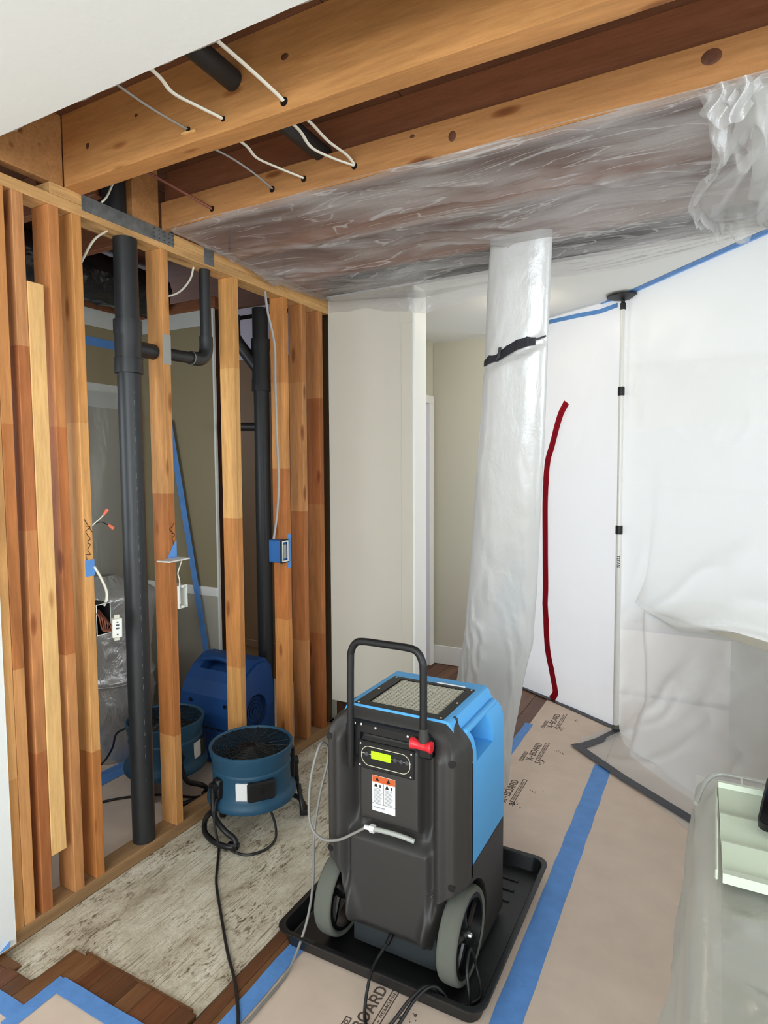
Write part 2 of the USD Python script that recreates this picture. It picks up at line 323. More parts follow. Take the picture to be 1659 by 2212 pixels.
def strip(x0, x1, y0, y1, z=0.0012, th=0.0008):
    """Floor tape with slightly wandering edges."""
    L = max(x1 - x0, y1 - y0); n = max(3, int(L / 0.06)); long_x = x1 - x0 > y1 - y0; e = []
    for k in range(n + 1):
        t = k / n; w = 0.0012 * math.sin(k * 1.7) + 0.0008 * math.sin(k * 4.3)
        e.append(((x0 + t * (x1 - x0), y0 + w), (x0 + t * (x1 - x0), y1 + w)) if long_x else ((x0 + w, y0 + t * (y1 - y0)), (x1 + w, y0 + t * (y1 - y0))))
    return prism(Polygon([a for a, b in e] + [b for a, b in e][::-1]), 'z', z, z + th)
def ss(a, b, x):
    t = np.clip((np.asarray(x, float) - a) / (b - a), 0, 1); return t * t * (3 - 2 * t)
def noise(u, v, w, seed=0, octaves=3):
    return meshkit.fbm(np.stack(np.broadcast_arrays(u, v, w), -1), octaves, seed) - 0.5
def ridged(u, v, w, seed=0):
    n = np.abs(meshkit.fbm(np.stack(np.broadcast_arrays(u, v, w), -1), 3, seed) - 0.5) * 2
    return np.maximum(0, 1 - n * 4) ** 2

# ================================================================== THE ROOM
def structure(name, loc=(0, 0, 0)):
    return thing(name, None, None, loc, kind='structure')
# ------------------------------------------------------------------ floor
floor = structure('floor')
obj('slab', bx(-2.6, 4.9, -3.3, 6.4, -0.16, -0.021), 'void_dark', floor)
under = Polygon([(0.0, 1.055), (0.05, 1.085), (0.098, 1.09), (0.102, 1.062), (0.172, 1.068), (0.186, 1.10), (0.24, 1.206), (0.31, 1.222), (0.722, 1.213), (0.728, 2.2), (0.732, 3.06), (0.0, 3.06)])
obj('underlayment', prism(under, 'z', -0.021, -0.010), 'underlayment', floor, label='bare glue-stained underlayment with dark scraped streaks')
# hardwood left around the stripped patch
px0 = -0.10
k = 0
pm = ['plank_brown', 'plank_rust', 'plank_brown_light']
for i in range(16):
    x0 = px0 + i * 0.0585; x1 = x0 + 0.0573
    y1 = 1.052 if x1 < 0.10 else 1.062 if x0 < 0.17 else 1.205 if x0 < 0.24 else 1.212
    y0 = 0.80 if i % 2 else 0.72
    if x0 > 0.72: y1 = 3.05
    if x0 < 0.72 < x1:
        obj('plank', cbx(x0, 0.719, y0, 1.212, -0.0205, 0.0, 0.001), pm[i % 3], floor); x0 = 0.734; y1 = 3.05
        obj('plank', cbx(x0, x1, y0, 1.9, -0.0205, 0.0, 0.001), pm[(i + 1) % 3], floor); obj('plank', cbx(x0, x1, 1.902, y1, -0.0205, 0.0, 0.001), pm[i % 3], floor); continue
    obj('plank', cbx(x0, x1, y0, y1, -0.0205, 0.0, 0.001), pm[(i * 2 + i // 3) % 3], floor)
    if 0.10 < x0 < 0.24:
        pass
obj('plank', cbx(-0.10, 0.096, 1.0535, 1.087, -0.0205, -0.003, 0.001), 'plank_brown_light', floor)
# the near paint line: header board against the patch
obj('plank', cbx(0.235, 0.70, 1.2135, 1.2225, -0.0205, -0.002, 0.001), 'plank_brown_light', floor)
# paper floor protection
paper = sbox(-0.3, -2.9, 1.53, 0.985).union(sbox(0.27, 0.9, 1.53, 1.10)).union(sbox(0.82, 1.0, 1.515, 3.10)).union(sbox(1.03, 3.0, 1.515, 4.45))
obj('protection_board', prism(paper, 'z', -0.001, 0.0008), 'board_paper', floor, label='tan paper floor protection board printed with logos')
obj('protection_board', prism(sbox(1.518, -2.9, 4.7, 4.45), 'z', -0.001, 0.0008), 'board_paper', floor)
obj('protection_board', prism(sbox(-1.3, 0.6, -0.095, 3.6), 'z', -0.012, -0.001), 'board_paper', floor)
for i in range(10):                                             # hallway hardwood
    obj('plank', cbx(-0.05 + i * 0.11, 0.057 + i * 0.11, 3.115 if i < 9 else 3.2, 4.55, -0.02, -0.0015, 0.001), pm[i % 3], floor)
obj('subfloor_sheet', bx(-2.5, -0.1, 3.6, 6.3, -0.021, -0.002), 'board_paper', floor)
obj('subfloor_sheet', bx(-0.1, 4.8, 4.56, 6.3, -0.021, -0.002), 'board_paper', floor)

# ------------------------------------------------------------------ left wall: bare studs
wl = structure('wall_left')
WD = 0.089
b1 = [(0, MD), (0.55, LT), (1.25, LT), (1.72, MD), (2.6, MD)]
b2 = [(0, LT), (0.9, RD), (1.7, MD), (2.6, MD)]
b3 = [(0, RD), (0.6, MD), (1.35, RD), (1.95, LT), (2.6, LT)]
b4 = [(0, RD), (0.52, LT), (1.72, MD), (2.6, MD)]
b5 = [(0, LT), (0.42, RD), (1.45, LT), (2.6, LT)]
b6 = [(0, MD), (0.6, RD), (1.32, LT), (2.02, MD), (2.6, MD)]
b7 = [(0, MD), (0.75, RD), (1.1, RD), (1.55, LT), (2.0, MD), (2.6, MD)]
STUDS = [(1.122, 1.160, b1), (1.161, 1.199, b2), (1.224, 1.262, b3), (1.345, 1.384, b2), (1.432, 1.469, b4), (1.821, 1.859, b5), (2.240, 2.278, b6), (2.620, 2.658, b7), (2.778, 2.816, b6), (2.942, 2.980, b3)]
for i, (y0, y1, bands) in enumerate(STUDS):
    wood(f'stud_fir_{i}', lin(*[(214, 160, 100), (206, 148, 92), (200, 140, 90), (204, 142, 88), (212, 156, 94), (200, 142, 84), (216, 164, 100), (204, 142, 82), (186, 130, 80), (176, 118, 70)][i]), 'z', bands, knots=0.75, shift=0.37 * i)
    obj('stud', cbx(-WD, 0, y0, y1, 0.038, 2.444, 0.002), f'stud_fir_{i}', wl)
obj('stud', cbx(-WD, -0.03, 3.0, 3.036, 0.038, 2.444, 0.002), 'gap_shade_wood', wl)  # dark strip standing in for the shaded gap beside the partition
obj('stud', cbx(-WD, -0.012, 1.03, 1.068, 0.038, 2.444, 0.002), 'stud_fir_1', wl)
obj('nailer_board', cbx(-0.036, 0.002, 1.263, 1.319, 0.222, 2.17, 0.002), 'board_yellow', wl, label='short pale yellow board ending above the sole plate')
obj('sole_plate', cbx(-WD, 0.0, 1.06, 3.04, -0.01, 0.038, 0.002), 'sole_fir', wl)
obj('top_plate', cbx(-WD, 0.0, 0.7, 3.04, 2.444, 2.482, 0.002), 'plate_fir', wl)
obj('top_plate', cbx(-WD, 0.0, 1.355, 3.04, 2.4825, 2.520, 0.002), 'plate_fir', wl)
obj('top_plate', cbx(-WD, -0.004, 0.7, 1.19, 2.4825, 2.520, 0.002), 'plate_fir', wl)
obj('drywall_panel', bx(0.0, 0.016, -3.2, 1.118, 0.012, 2.51), 'white_paint', wl)
obj('drywall_edge', bx(0.0012, 0.0165, 1.1182, 1.1212, 0.012, 2.45), 'gypsum_edge', wl)
obj('drywall_paper', bx(-0.006, 0.0008, 1.1, 1.121, 0.03, 2.44), 'gypsum_core', wl)
obj('rim_board', cbx(-0.042, -0.002, 0.6, 1.408, 2.5205, 2.755, 0.003), 'beam_fir_old', wl)
obj('blocking', cbx(-0.060, -0.010, 1.70, 1.829, 2.5205, 2.755, 0.003), 'beam_fir_old', wl)
obj('blocking', cbx(-0.30, -0.26, 1.48, 1.83, 2.53, 2.755, 0.003), 'beam_dark', wl)
for y0, y1 in ((1.9, 2.235), (2.29, 2.64), (2.7, 3.04)):
    obj('blocking', cbx(-0.055, -0.012, y0, y1, 2.5205, 2.755, 0.003), 'beam_dark', wl)
sp = obj('nail_plate', cbx(0.0004, 0.0022, 1.472, 1.892, 2.466, 2.520, 0.0004), 'steel_strap', wl, label='dark steel strap nailed across the top plate')
obj('nail_heads', cat_([cyl((0.002, y, z), (0.0034, y, z), 0.003, 8) for y in (1.79, 1.815, 1.84, 1.865, 1.885) for z in (2.478, 2.494, 2.51)]), 'steel_dark', sp, kind='stuff')
obj('nail_plate', cbx(0.0004, 0.002, 2.062, 2.122, 2.452, 2.522, 0.0004), 'steel_strap', wl)
obj('nail_plate', cbx(0.0004, 0.002, 1.818, 1.860, 1.985, 2.105, 0.0004), 'print_grey', wl, label='pale metal guard plate on a stud')
def scribble(seed, y0, y1, z0, z1, n):
    r = np.random.default_rng(seed); pts = [(0.0009, r.uniform(y0, y1), z1 - (z1 - z0) * i / n + r.uniform(-0.01, 0.01)) for i in range(n)]
    return tube(pts, 0.0011, 4, 3)
obj('pencil_mark', scribble(3, 1.437, 1.465, 1.17, 1.36, 16), 'cord_black', wl)
obj('pencil_mark', scribble(5, 1.825, 1.856, 1.24, 1.33, 12), 'cord_black', wl)
obj('pencil_mark', tube([(0.0009, 1.435, 1.38), (0.0009, 1.467, 1.33)], 0.0012, 4, 0), 'cord_black', wl)

# ------------------------------------------------------------------ ceiling: drywall in front, open bays behind it
ce = structure('ceiling')
obj('drywall_panel', bx(0.0, 4.8, -3.2, 1.105, 2.511, 2.525), 'white_paint', ce)
rag = [(0.02, 1.105)] + [(0.02 + 0.05 * i, 1.107 + 0.0035 * math.sin(i * 2.1) + 0.003 * math.sin(i * 5.3)) for i in range(1, 56)] + [(2.8, 1.105)]
obj('torn_paper_edge', prism(Polygon(rag + [(2.8, 1.10), (0.02, 1.10)]), 'z', 2.5125, 2.5235), 'gypsum_core', ce)
for i, x in enumerate((-2.6, -1.38, -0.16, 1.06, 2.28, 3.5)):
    obj('subfloor_sheet', bx(x, x + 1.217, 0.3, 3.3, 2.756, 2.775), 'subfloor_ply', ce)
obj('drywall_panel', bx(-0.2, 4.8, 3.055, 6.35, 2.535, 2.55), 'far_ceiling_paint', ce)
obj('subfloor_sheet', bx(-2.6, -0.2, 3.3, 6.35, 2.756, 2.775), 'subfloor_ply', ce)
obj('upper_deck', bx(-2.7, 4.9, -3.3, 6.45, 2.80, 2.86), 'void_dark', ce)

def beam(y, t, material, label, zb=2.52, x0=-0.001, x1=4.75, wob=0.004, seed=1):
    """A solid joist with slightly wavy sawn arrises."""
    def fn(u, v):
        a = u * 0; cyc = np.array([[0, 0], [1, 0], [1, 1], [0, 1], [0, 0]], float)
        s = v * 4; i = np.clip(s.astype(int), 0, 3); f = s - i
        q = cyc[i] * (1 - f)[..., None] + cyc[i + 1] * f[..., None]
        X = x0 + u * (x1 - x0)
        w = noise(X * 1.7, a + seed, a, seed) * wob * 2
        return np.stack([X, y + q[..., 0] * t, zb + q[..., 1] * (2.755 - zb) + w * (1 - q[..., 1])], -1)
    g = grid(fn, 70, 5)
    n = len(g.vertices) // 5
    return obj('timber_beam', g, material, label=label, cat='beam', kind=None)
beam(1.410, 0.066, 'beam_fir', 'thick honey-coloured fir ceiling beam nearest the white drywall, cables passing through it', seed=1)
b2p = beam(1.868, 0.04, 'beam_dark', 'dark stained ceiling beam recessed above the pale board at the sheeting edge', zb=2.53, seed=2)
obj('timber_beam', cbx(-0.001, 4.75, 1.830, 1.867, 2.516, 2.624, 0.003), 'beam_fir_old', label='pale lower fir beam with knots where the ceiling sheeting is stapled', cat='beam')
for y, w in ((2.236, 'first'), (2.642, 'second')):
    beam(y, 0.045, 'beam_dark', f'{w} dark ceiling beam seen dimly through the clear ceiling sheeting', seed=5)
# knots standing out on the beams
def knot(x, z, y, r, squash=1.4):
    k = trimesh.creation.icosphere(2, 1.0); k.vertices = k.vertices * V([r * squash, 0.0015, r]) + V([x, y, z]); return k
plain('knot_brown', lin(92, 54, 34), 0.6, vary=0.3, vscale=60)
kb = '/World/timber_beam'
obj('knot', knot(0.936, 2.660, 1.410, 0.009), 'knot_brown', kb); obj('knot', knot(0.126, 2.625, 1.410, 0.010, 0.9), 'knot_brown', kb)
obj('knot', knot(1.59, 2.62, 1.410, 0.012), 'knot_brown', kb); obj('knot', knot(0.36, 2.66, 1.410, 0.005), 'knot_brown', kb)
kb = '/World/timber_beam_002'
obj('knot', knot(1.95, 2.585, 1.830, 0.020, 1.2), 'knot_brown', kb); obj('knot', knot(1.25, 2.567, 1.830, 0.016, 0.8), 'knot_brown', kb); obj('knot', knot(1.115, 2.60, 1.830, 0.006), 'knot_brown', kb)

# ------------------------------------------------------------------ beige partition at the end of the stud wall
wb = structure('wall_partition')
obj('drywall_panel', bx(0.0, 0.535, 3.04, 3.054, 0.18, 2.535), 'beige_paint', wb)
obj('drywall_panel', bx(-0.1, 0.530, 3.176, 3.19, 0.0, 2.535), 'hall_paint', wb)
obj('end_jamb', cbx(0.5345, 0.549, 3.040, 3.192, 0.02, 2.535, 0.002), 'trim_white', wb, label='bright white end of the partition')
obj('corner_bead', cbx(0.468, 0.5345, 3.0375, 3.041, 0.18, 2.34, 0.0012), 'beige_paint', wb)
obj('sole_plate', bx(0.0, 0.53, 3.06, 3.15, 0.0, 0.04), 'gap_shade_wood', wb)  # shade of the gap under the drywall put into the wood colour
for x in (0.02, 0.42): obj('stud', bx(x, x + 0.038, 3.06, 3.15, 0.04, 2.5), 'gap_shade_wood', wb)
# hallway beyond
wh = structure('wall_hall')
obj('drywall_panel', bx(0.02, 0.60, 4.50, 4.515, 0.0, 2.535), 'hall_paint', wh)
obj('drywall_panel', bx(0.003, 0.018, 3.19, 4.515, 0.0, 2.535), 'hall_paint', wh)
bb = structure('baseboard_hall')
obj('board', cbx(0.02, 0.60, 4.486, 4.4998, 0.0, 0.15, 0.004), 'trim_white', bb)
dr = structure('door_1')
obj('casing', cbx(0.0185, 0.038, 4.405, 4.47, 0.0, 2.06, 0.003), 'trim_white', dr); obj('casing', cbx(0.0185, 0.038, 3.6, 4.47, 2.06, 2.12, 0.003), 'trim_white', dr)
obj('casing', cbx(0.0185, 0.038, 3.54, 3.60, 0.0, 2.12, 0.003), 'trim_white', dr)
obj('door_panel', cbx(0.0185, 0.024, 3.6, 4.405, 0.01, 2.06, 0.002), 'lavender_paint', dr)

# ------------------------------------------------------------------ side room behind the studs
ws = structure('wall_side_room')
obj('drywall_panel', bx(-1.265, -1.25, 0.4, 2.78, 0.0, 2.50), 'olive_paint', ws)
obj('joint_band', bx(-1.25, -1.2485, 0.4, 2.779, 2.40, 2.50), 'joint_compound', ws); obj('joint_band', bx(-1.25, -1.2485, 0.4, 2.779, 1.93, 2.07), 'joint_compound', ws)
obj('drywall_panel', bx(-1.25, -0.645, 2.78, 2.794, 0.845, 2.50), 'olive_paint', ws)
obj('drywall_panel', bx(-1.25, -0.645, 2.78, 2.794, 0.0, 0.79), 'dado_paint', ws)
obj('chair_rail', cbx(-1.25, -0.645, 2.774, 2.7945, 0.79, 0.845, 0.002), 'trim_white', ws)
obj('joint_band', bx(-1.25, -0.645, 2.7785, 2.78, 2.41, 2.50), 'joint_compound', ws)
obj('drywall_edge', bx(-0.645, -0.632, 2.779, 2.795, 0.0, 2.50), 'gypsum_edge', ws)
obj('stud', bx(-0.72, -0.634, 2.796, 2.88, 0.0, 2.5), 'gap_shade_wood', ws)
obj('top_plate', cbx(-1.35, -0.60, 2.76, 2.86, 2.50, 2.56, 0.003), 'beam_dark', ws)
obj('top_plate', cbx(-1.36, -1.25, 0.4, 2.76, 2.50, 2.56, 0.003), 'beam_dark', ws)
obj('drywall_panel', prism(sbox(-1.25, 0, -0.1, 2.5).difference(sbox(-1.08, 1.07, -0.32, 2.03)), 'y', 0.9, 0.915), 'olive_paint', ws)
wf = structure('wall_far')
obj('panelling', bx(-2.5, -0.05, 3.6, 3.615, 0.0, 2.37), 'brown_paint', wf); obj('panelling', bx(-2.5, -0.05, 3.598, 3.615, 2.37, 2.74), 'lavender_paint', wf)
obj('rail', cbx(-2.5, -0.05, 3.588, 3.60, 0.22, 0.27, 0.002), 'brown_paint', wf); obj('dark_gap', bx(-2.5, -0.05, 3.5975, 3.60, 2.66, 2.69), 'void_dark', wf)
obj('partition', bx(-0.12, -0.09, 3.06, 3.6, 0.0, 2.74), 'brown_paint', wf)
# ------------------------------------------------------------------ outer shell of the house (out of view, carries the windows)
def holed(name, axis, at, th, a0, a1, holes, material='white_paint'):
    p = sbox(a0, -0.02, a1, 2.80)
    for h in holes: p = p.difference(sbox(*h))
    w = structure(name); obj('drywall_panel', prism(p, axis, at, at + th), material, w); return w
def window(n, axis, at, h):
    w = structure(f'window_{n}'); a, b, c, d = h
    fr = sbox(a, b, c, d).difference(sbox(a + 0.05, b + 0.05, c - 0.05, d - 0.05)).union(sbox((a + c) / 2 - 0.02, b, (a + c) / 2 + 0.02, d))
    obj('window_frame', prism(fr, axis, at, at + 0.05), 'trim_white', w)
holed('wall_right', 'x', 4.8, 0.1, -3.3, 6.45, [(-1.3, 0.5, 1.5, 2.4), (2.6, 0.85, 4.6, 2.25)])
holed('wall_rear', 'y', -3.3, 0.1, 0.0, 4.9, [(0.7, 0.5, 3.7, 2.4)])
holed('wall_back', 'y', 6.4, 0.1, -2.7, 4.9, [(1.1, 0.02, 3.1, 2.0)])
holed('wall_outer', 'x', -2.7, 0.1, 0.3, 6.45, [(2.7, 1.5, 3.6, 2.3)])
window(1, 'x', 4.82, (-1.3, 0.5, 1.5, 2.4)); window(2, 'y', -3.26, (0.7, 0.5, 3.7, 2.4)); window(3, 'x', 4.82, (2.6, 0.85, 4.6, 2.25)); window(4, 'y', 6.42, (1.1, 0.02, 3.1, 2.0)); window(5, 'x', -2.66, (2.7, 1.5, 3.6, 2.3))

# ================================================================== PLASTIC SHEETING
def ceil_fn(u, v):
    X = 0.004 + u * 2.75
    yf = np.interp(X, [0, 0.53, 0.56, 1.0, 1.35, 1.6, 2.0, 2.2, 2.76], [3.03, 3.03, 3.10, 3.07, 3.09, 3.08, 2.97, 2.86, 2.66])
    Y = 1.828 + v * (yf - 1.828)
    zf = np.interp(X, [0, 0.53, 1.0, 1.3, 2.0, 2.76], [2.51, 2.47, 2.50, 2.475, 2.49, 2.49])
    z0 = 2.524 + 0.003 * np.sin(X * 9)
    Z = z0 + (zf - z0) * v
    w = np.sin(np.pi * np.clip(v, 0, 1)) ** 0.7
    Z = Z - 0.035 * w - 0.014 * np.exp(-((v - 0.03) / 0.03) ** 2)
    # folds pulled toward the rolled sleeve at x 1.27, y 2.6 and along the far edge
    dx, dy = X - 1.27, Y - 2.62; ang = np.arctan2(dy, dx); rad = np.hypot(dx, dy)
    Z = Z + 0.016 * w * noise(ang * 4.5, rad * 0.9, 0 * X, 3) * ss(0.05, 0.4, rad)
    Z = Z - 0.016 * w * ridged(X * 1.3 + Y * 0.7, Y * 7 - X * 1.1, 0 * X, 11)
    Z = Z - 0.012 * ss(0.55, 0.95, v) * ss(1.2, 1.6, X) * np.abs(np.sin(Y * 46 + X * 9 + 3 * noise(X * 2, Y * 2, 0 * X, 5)))
    Z = Z + 0.02 * w * noise(X * 3.2, Y * 3.2, 0 * X, 21)
    Z = np.minimum(Z, 2.532 - 0.008 * ss(0, 0.05, v))
    Z = np.where(X < 0.03, np.maximum(Z, 2.522), Z)
    return np.stack([X, Y, Z], -1)
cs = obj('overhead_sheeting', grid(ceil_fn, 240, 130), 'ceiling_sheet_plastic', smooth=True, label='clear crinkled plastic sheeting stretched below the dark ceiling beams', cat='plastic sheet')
def flap_fn(u, v):                                             # loose end hanging over the top of the partition
    X = 0.01 + u * 1.02
    Z = 2.505 - v * (0.06 + 0.055 * ss(0.2, 0.55, X) - 0.05 * ss(0.55, 1.0, X)) + 0.004 * np.sin(X * 30) * v
    Y = 3.033 + 0.06 * ss(0.52, 0.62, X) + 0.004 * noise(X * 8, Z * 8, 0 * X, 4) - 0.004
    return np.stack([X, Y, Z], -1)
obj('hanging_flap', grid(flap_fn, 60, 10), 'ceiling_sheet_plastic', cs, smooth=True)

# zipped sheet across the hall
ZA, ZB, ZC = V([0.57, 4.41]), V([1.492, 3.845]), V([2.15, 3.12])
zd = (ZB - ZA) / np.linalg.norm(ZB - ZA); zn = V([-zd[1], zd[0]]) * -1.0        # towards the room
if zn.dot(CAM[:2] - ZB) < 0: zn = -zn
def zip_fn(u, v):
    P = ZA + (ZB - ZA) * u[..., None]; z = 0.004 + v * 2.526
    o = 0.012 * noise(u * 5, v * 4, 0 * u, 2) + 0.010 * np.sin(np.pi * u) * np.sin(np.pi * v)
    o = o - 0.05 * np.sin(np.pi * u) * np.exp(-((v - 0.06) / 0.06) ** 2) * 0.5 + 0.008 * ridged(u * 3 + v * 2, v * 4, 0 * u, 31) * np.sin(np.pi * u)
    return np.concatenate([P + zn * o[..., None], z[..., None]], -1)
zs = obj('zipped_sheeting', grid(zip_fn, 70, 90), 'zip_sheet_plastic', smooth=True, label='taut white plastic sheet with a red stick-on zipper across the hallway', cat='plastic sheet')
zpts = V([(1.150, 1.974), (1.104, 1.888), (1.052, 1.713), (1.018, 1.60), (1.006, 1.40), (1.010, 0.974), (1.016, 0.65), (1.028, 0.346), (1.048, 0.195), (1.082, 0.085), (1.085, 0.055), (1.066, 0.02), (1.052, 0.006)])
zx = spline(np.c_[zpts, np.zeros(len(zpts))], 6)[:, :2]
def on_zip(x, z, off=0.012):
    t = (x - ZA[0]) / (ZB - ZA)[0]; p = zip_fn(V([t]), V([(z - 0.004) / 2.526]))[0]; return np.r_[p[:2] + zn * off, z]
zpath = V([on_zip(x, z) for x, z in zx]); zt = np.gradient(zpath, axis=0); zside = np.cross(zt, np.r_[zn, 0]); zside /= np.linalg.norm(zside, axis=1, keepdims=True)
zp = obj('zipper', ribbon(zpath, 0.047, zside, 0.002), 'red_zip', zs, label='red adhesive zipper strip')
obj('zipper_teeth', tube(zpath + np.r_[zn, 0] * 0.002, 0.002, 5, 0), 'red_zip', zp)

# plain sheet from the pole toward the kitchen counter
rd = (ZC - ZB) / np.linalg.norm(ZC - ZB); rn = V([-rd[1], rd[0]])
if rn.dot(CAM[:2] - ZC) < 0: rn = -rn
def side_fn(u, v):
    s = u * 2.6; z = 0.003 + (1 - v) * 2.527
    P = ZB + rd * s[..., None]
    zc = 0.845 - 0.05 * ss(0.30, 0.62, s) + 0.095 * ss(0.60, 1.1, s)      # where the counter pushes the sheet out
    edge = ss(0.27, 0.37, s)
    lower = z < zc
    o_up = 0.13 * edge * np.exp(-np.maximum(z - zc, 0) / 0.26)
    o_lo = (0.118 - 0.062 * ss(0, 0.05, zc - z)) * edge + 0.09 * ss(0.30, 0, z) * ss(0, 0.30, s)
    o = np.where(lower, np.maximum(o_lo, 0.0), o_up)
    o = o + 0.04 * noise(s * 1.6, z * 1.5, 0 * s, 8) * ss(0, 0.3, s) * ss(2.53, 2.2, z)
    o = o + 0.02 * ss(0.05, 0.3, s) * ridged(s * 1.5 - z * 1.2, z * 1.1 + s * 0.4, 0 * s, 14) * ss(2.5, 2.0, z) + 0.012 * ridged(s * 3 - z * 2.5, z * 2 + 1, 0 * s, 19) * ss(0.9, 0.6, z)
    o = o - 0.006 * np.exp(-((z - 1.45) / 0.006) ** 2) * ss(0.0, 0.3, s)
    return np.concatenate([P + rn * o[..., None], z[..., None]], -1)
obj('side_sheeting', grid(side_fn, 170, 190), 'wall_sheet_plastic', smooth=True, label='large white draped plastic sheet right of the pole, bulging over the counter edge', cat='plastic sheet')
def skirt_fn(u, v):                                            # hem of the sheet lying on the floor
    s = u * 1.9; P = ZB + rd * s[..., None]
    inner = 0.10 * ss(0, 0.3, s); outer = np.interp(s, [0, 0.10, 0.25, 1.9], [0.02, 0.30, 0.335, 0.335])
    o = inner + (outer - inner) * v
    z = 0.004 + 0.05 * (1 - v) ** 2 * ss(0.0, 0.3, s) + 0.014 * np.maximum(0, noise(s * 4, v * 2, 0 * s, 6)) * np.sin(np.pi * np.clip(v, 0, 1)) * (1 - v) + 0.05 * np.exp(-((s - 0.33 - 0.25 * (1 - v)) / 0.05) ** 2) * (1 - v) * np.sqrt(np.clip(v, 0, 1))
    return np.concatenate([P + rn * o[..., None], z[..., None]], -1)
obj('sheeting_hem', grid(skirt_fn, 80, 24), 'hem_plastic', smooth=True, label='translucent hem of the plastic sheet spread on the floor inside black tape', cat='plastic sheet')
# crumpled end of sheeting gathered at the beam, far right
def bunch_fn(u, v):
    x = 1.92 + 0.035 * np.sin(v * 7.5) * (1 - u) + u * 0.36 - 0.05 * v * np.sin(u * 5); y = 1.838 + v * (0.75 + 0.25 * u) + 0.05 * noise(u * 5, v * 4, 0 * u, 9)
    z = 2.517 - 0.10 * np.sin(np.pi * np.clip(v * 1.1, 0, 1)) ** 0.8 * (0.5 + 0.6 * u) - 0.06 * v - 0.05 * ridged(u * 3.2 + v, v * 2.2 - u, 0 * u, 12) - 0.04 * np.abs(np.sin(u * 13 + v * 2.5)) * ss(0, 0.3, v) - 0.03 * noise(u * 9, v * 7, 0 * u, 2)
    return np.stack([x, y, z], -1)
gs = obj('gathered_sheeting', grid(bunch_fn, 90, 90), 'gather_plastic', smooth=True, label='crumpled plastic sheeting gathered and knotted under the pale beam at right', cat='plastic sheet')
def rag_fn(u, v):                                              # torn hanging corner and twisted strands
    x = 1.935 + u * 0.115 + 0.01 * np.sin(v * 6); z = 2.515 - v * (0.055 + 0.04 * np.sin(u * 3.1)); y = 1.834 + 0.03 * v + 0.012 * np.sin(u * 14 + v * 3)
    return np.stack([x, y, z], -1)
obj('torn_corner', grid(rag_fn, 30, 14), 'gather_plastic', gs, smooth=True)
for k, (p0, p1, p2) in enumerate((((2.03, 1.85, 2.50), (2.02, 1.98, 2.44), (1.97, 2.15, 2.44)), ((2.06, 1.86, 2.49), (2.075, 2.05, 2.40), (2.085, 2.35, 2.41)), ((2.13, 1.95, 2.47), (2.04, 2.08, 2.41), (1.96, 2.22, 2.42)), ((2.10, 2.2, 2.42), (2.105, 2.45, 2.38), (2.12, 2.75, 2.44)))):
    obj('twisted_strand', tube([p0, p1, p2], [0.012, 0.022, 0.006] if k != 1 else [0.03, 0.02, 0.03], 12, 8, 0.35), 'gather_plastic', gs, smooth=60)
# rolled sleeve hanging from the ceiling
zz = V([2.50, 2.30, 2.04, 1.65, 1.26, 1.0, 0.75, 0.5, 0.25, 0.004]); LX = V([1.140, 1.118, 1.098, 1.052, 1.007, 0.977, 0.946, 0.893, 0.873, 0.885]); RX = V([1.395, 1.382, 1.367, 1.344, 1.315, 1.298, 1.272, 1.212, 1.165, 1.135])
def roll_fn(u, v):
    z = 0.004 + (1 - v) * 2.492; l, r = np.interp(z, zz[::-1], LX[::-1]), np.interp(z, zz[::-1], RX[::-1])
    th = u * 2 * np.pi; y = 2.53 + 0.33 * (2.5 - z) / 2.5
    a, b = (r - l) / 2, np.interp(z, [0, 0.8, 2.0, 2.5], [0.05, 0.05, 0.034, 0.03])
    d = 0.012 * noise(np.cos(th) * 2.2, np.sin(th) * 2.2, z * 4.5, 3) * ss(2.45, 1.3, z) + 0.014 * ridged(np.cos(th) * 2.4, np.sin(th) * 2 + 5, z * 4 + np.cos(th) * 2, 7) * ss(1.2, 0.6, z) + 0.004 * noise(np.cos(th) * 4, np.sin(th) * 4, z * 9, 9)
    d = d - 0.012 * np.exp(-((z - 2.035 - 0.05 * np.cos(th)) / 0.02) ** 2)
    c = np.sign(np.cos(th)) * np.abs(np.cos(th)) ** 0.8
    return np.stack([(l + r) / 2 + c * (a + d * 0.3), y + np.sin(th) * (b + d), z], -1)
rs = obj('rolled_sheeting', grid(roll_fn, 72, 160), 'roll_plastic', smooth=True, label='leaning white flattened roll of plastic sheeting bound with black tape', cat='plastic roll')
def on_roll(x, z, off):
    v = 1 - (z - 0.004) / 2.492; l, r = np.interp(z, zz[::-1], LX[::-1]), np.interp(z, zz[::-1], RX[::-1]); c = np.clip((x - (l + r) / 2) / ((r - l) / 2), -1, 1)
    th = -np.arccos(np.sign(c) * abs(c) ** 1.25); p = roll_fn(V([(th / (2 * np.pi)) % 1]), V([v]))[0]; return p + V([0, -off, 0])
tp = [(1.094, 2.005), (1.12, 2.017), (1.155, 2.022), (1.165, 2.03), (1.2, 2.047), (1.25, 2.066), (1.29, 2.075), (1.325, 2.077)]
tw = [0.024, 0.036, 0.028, 0.048, 0.052, 0.046, 0.044, 0.036]
P_ = V([on_roll(x, z, 0.006) for x, z in tp]); bt = obj('binding_tape', ribbon(P_, V(tw), (0, 0.15, 1), 0.004), 'black_tape', rs)
obj('tape_tail', ribbon(V([on_roll(x, z, 0.008) for x, z in [(1.32, 2.078), (1.345, 2.084), (1.366, 2.092)]]), 0.008, (0, 0, 1), 0.002), 'black_tape', bt)
obj('tape_fold', ribbon(V([on_roll(x, z, 0.012) for x, z in [(1.158, 2.005), (1.17, 2.03), (1.178, 2.06)]]), 0.012, (1, 0, 0), 0.003), 'black_tape', bt)

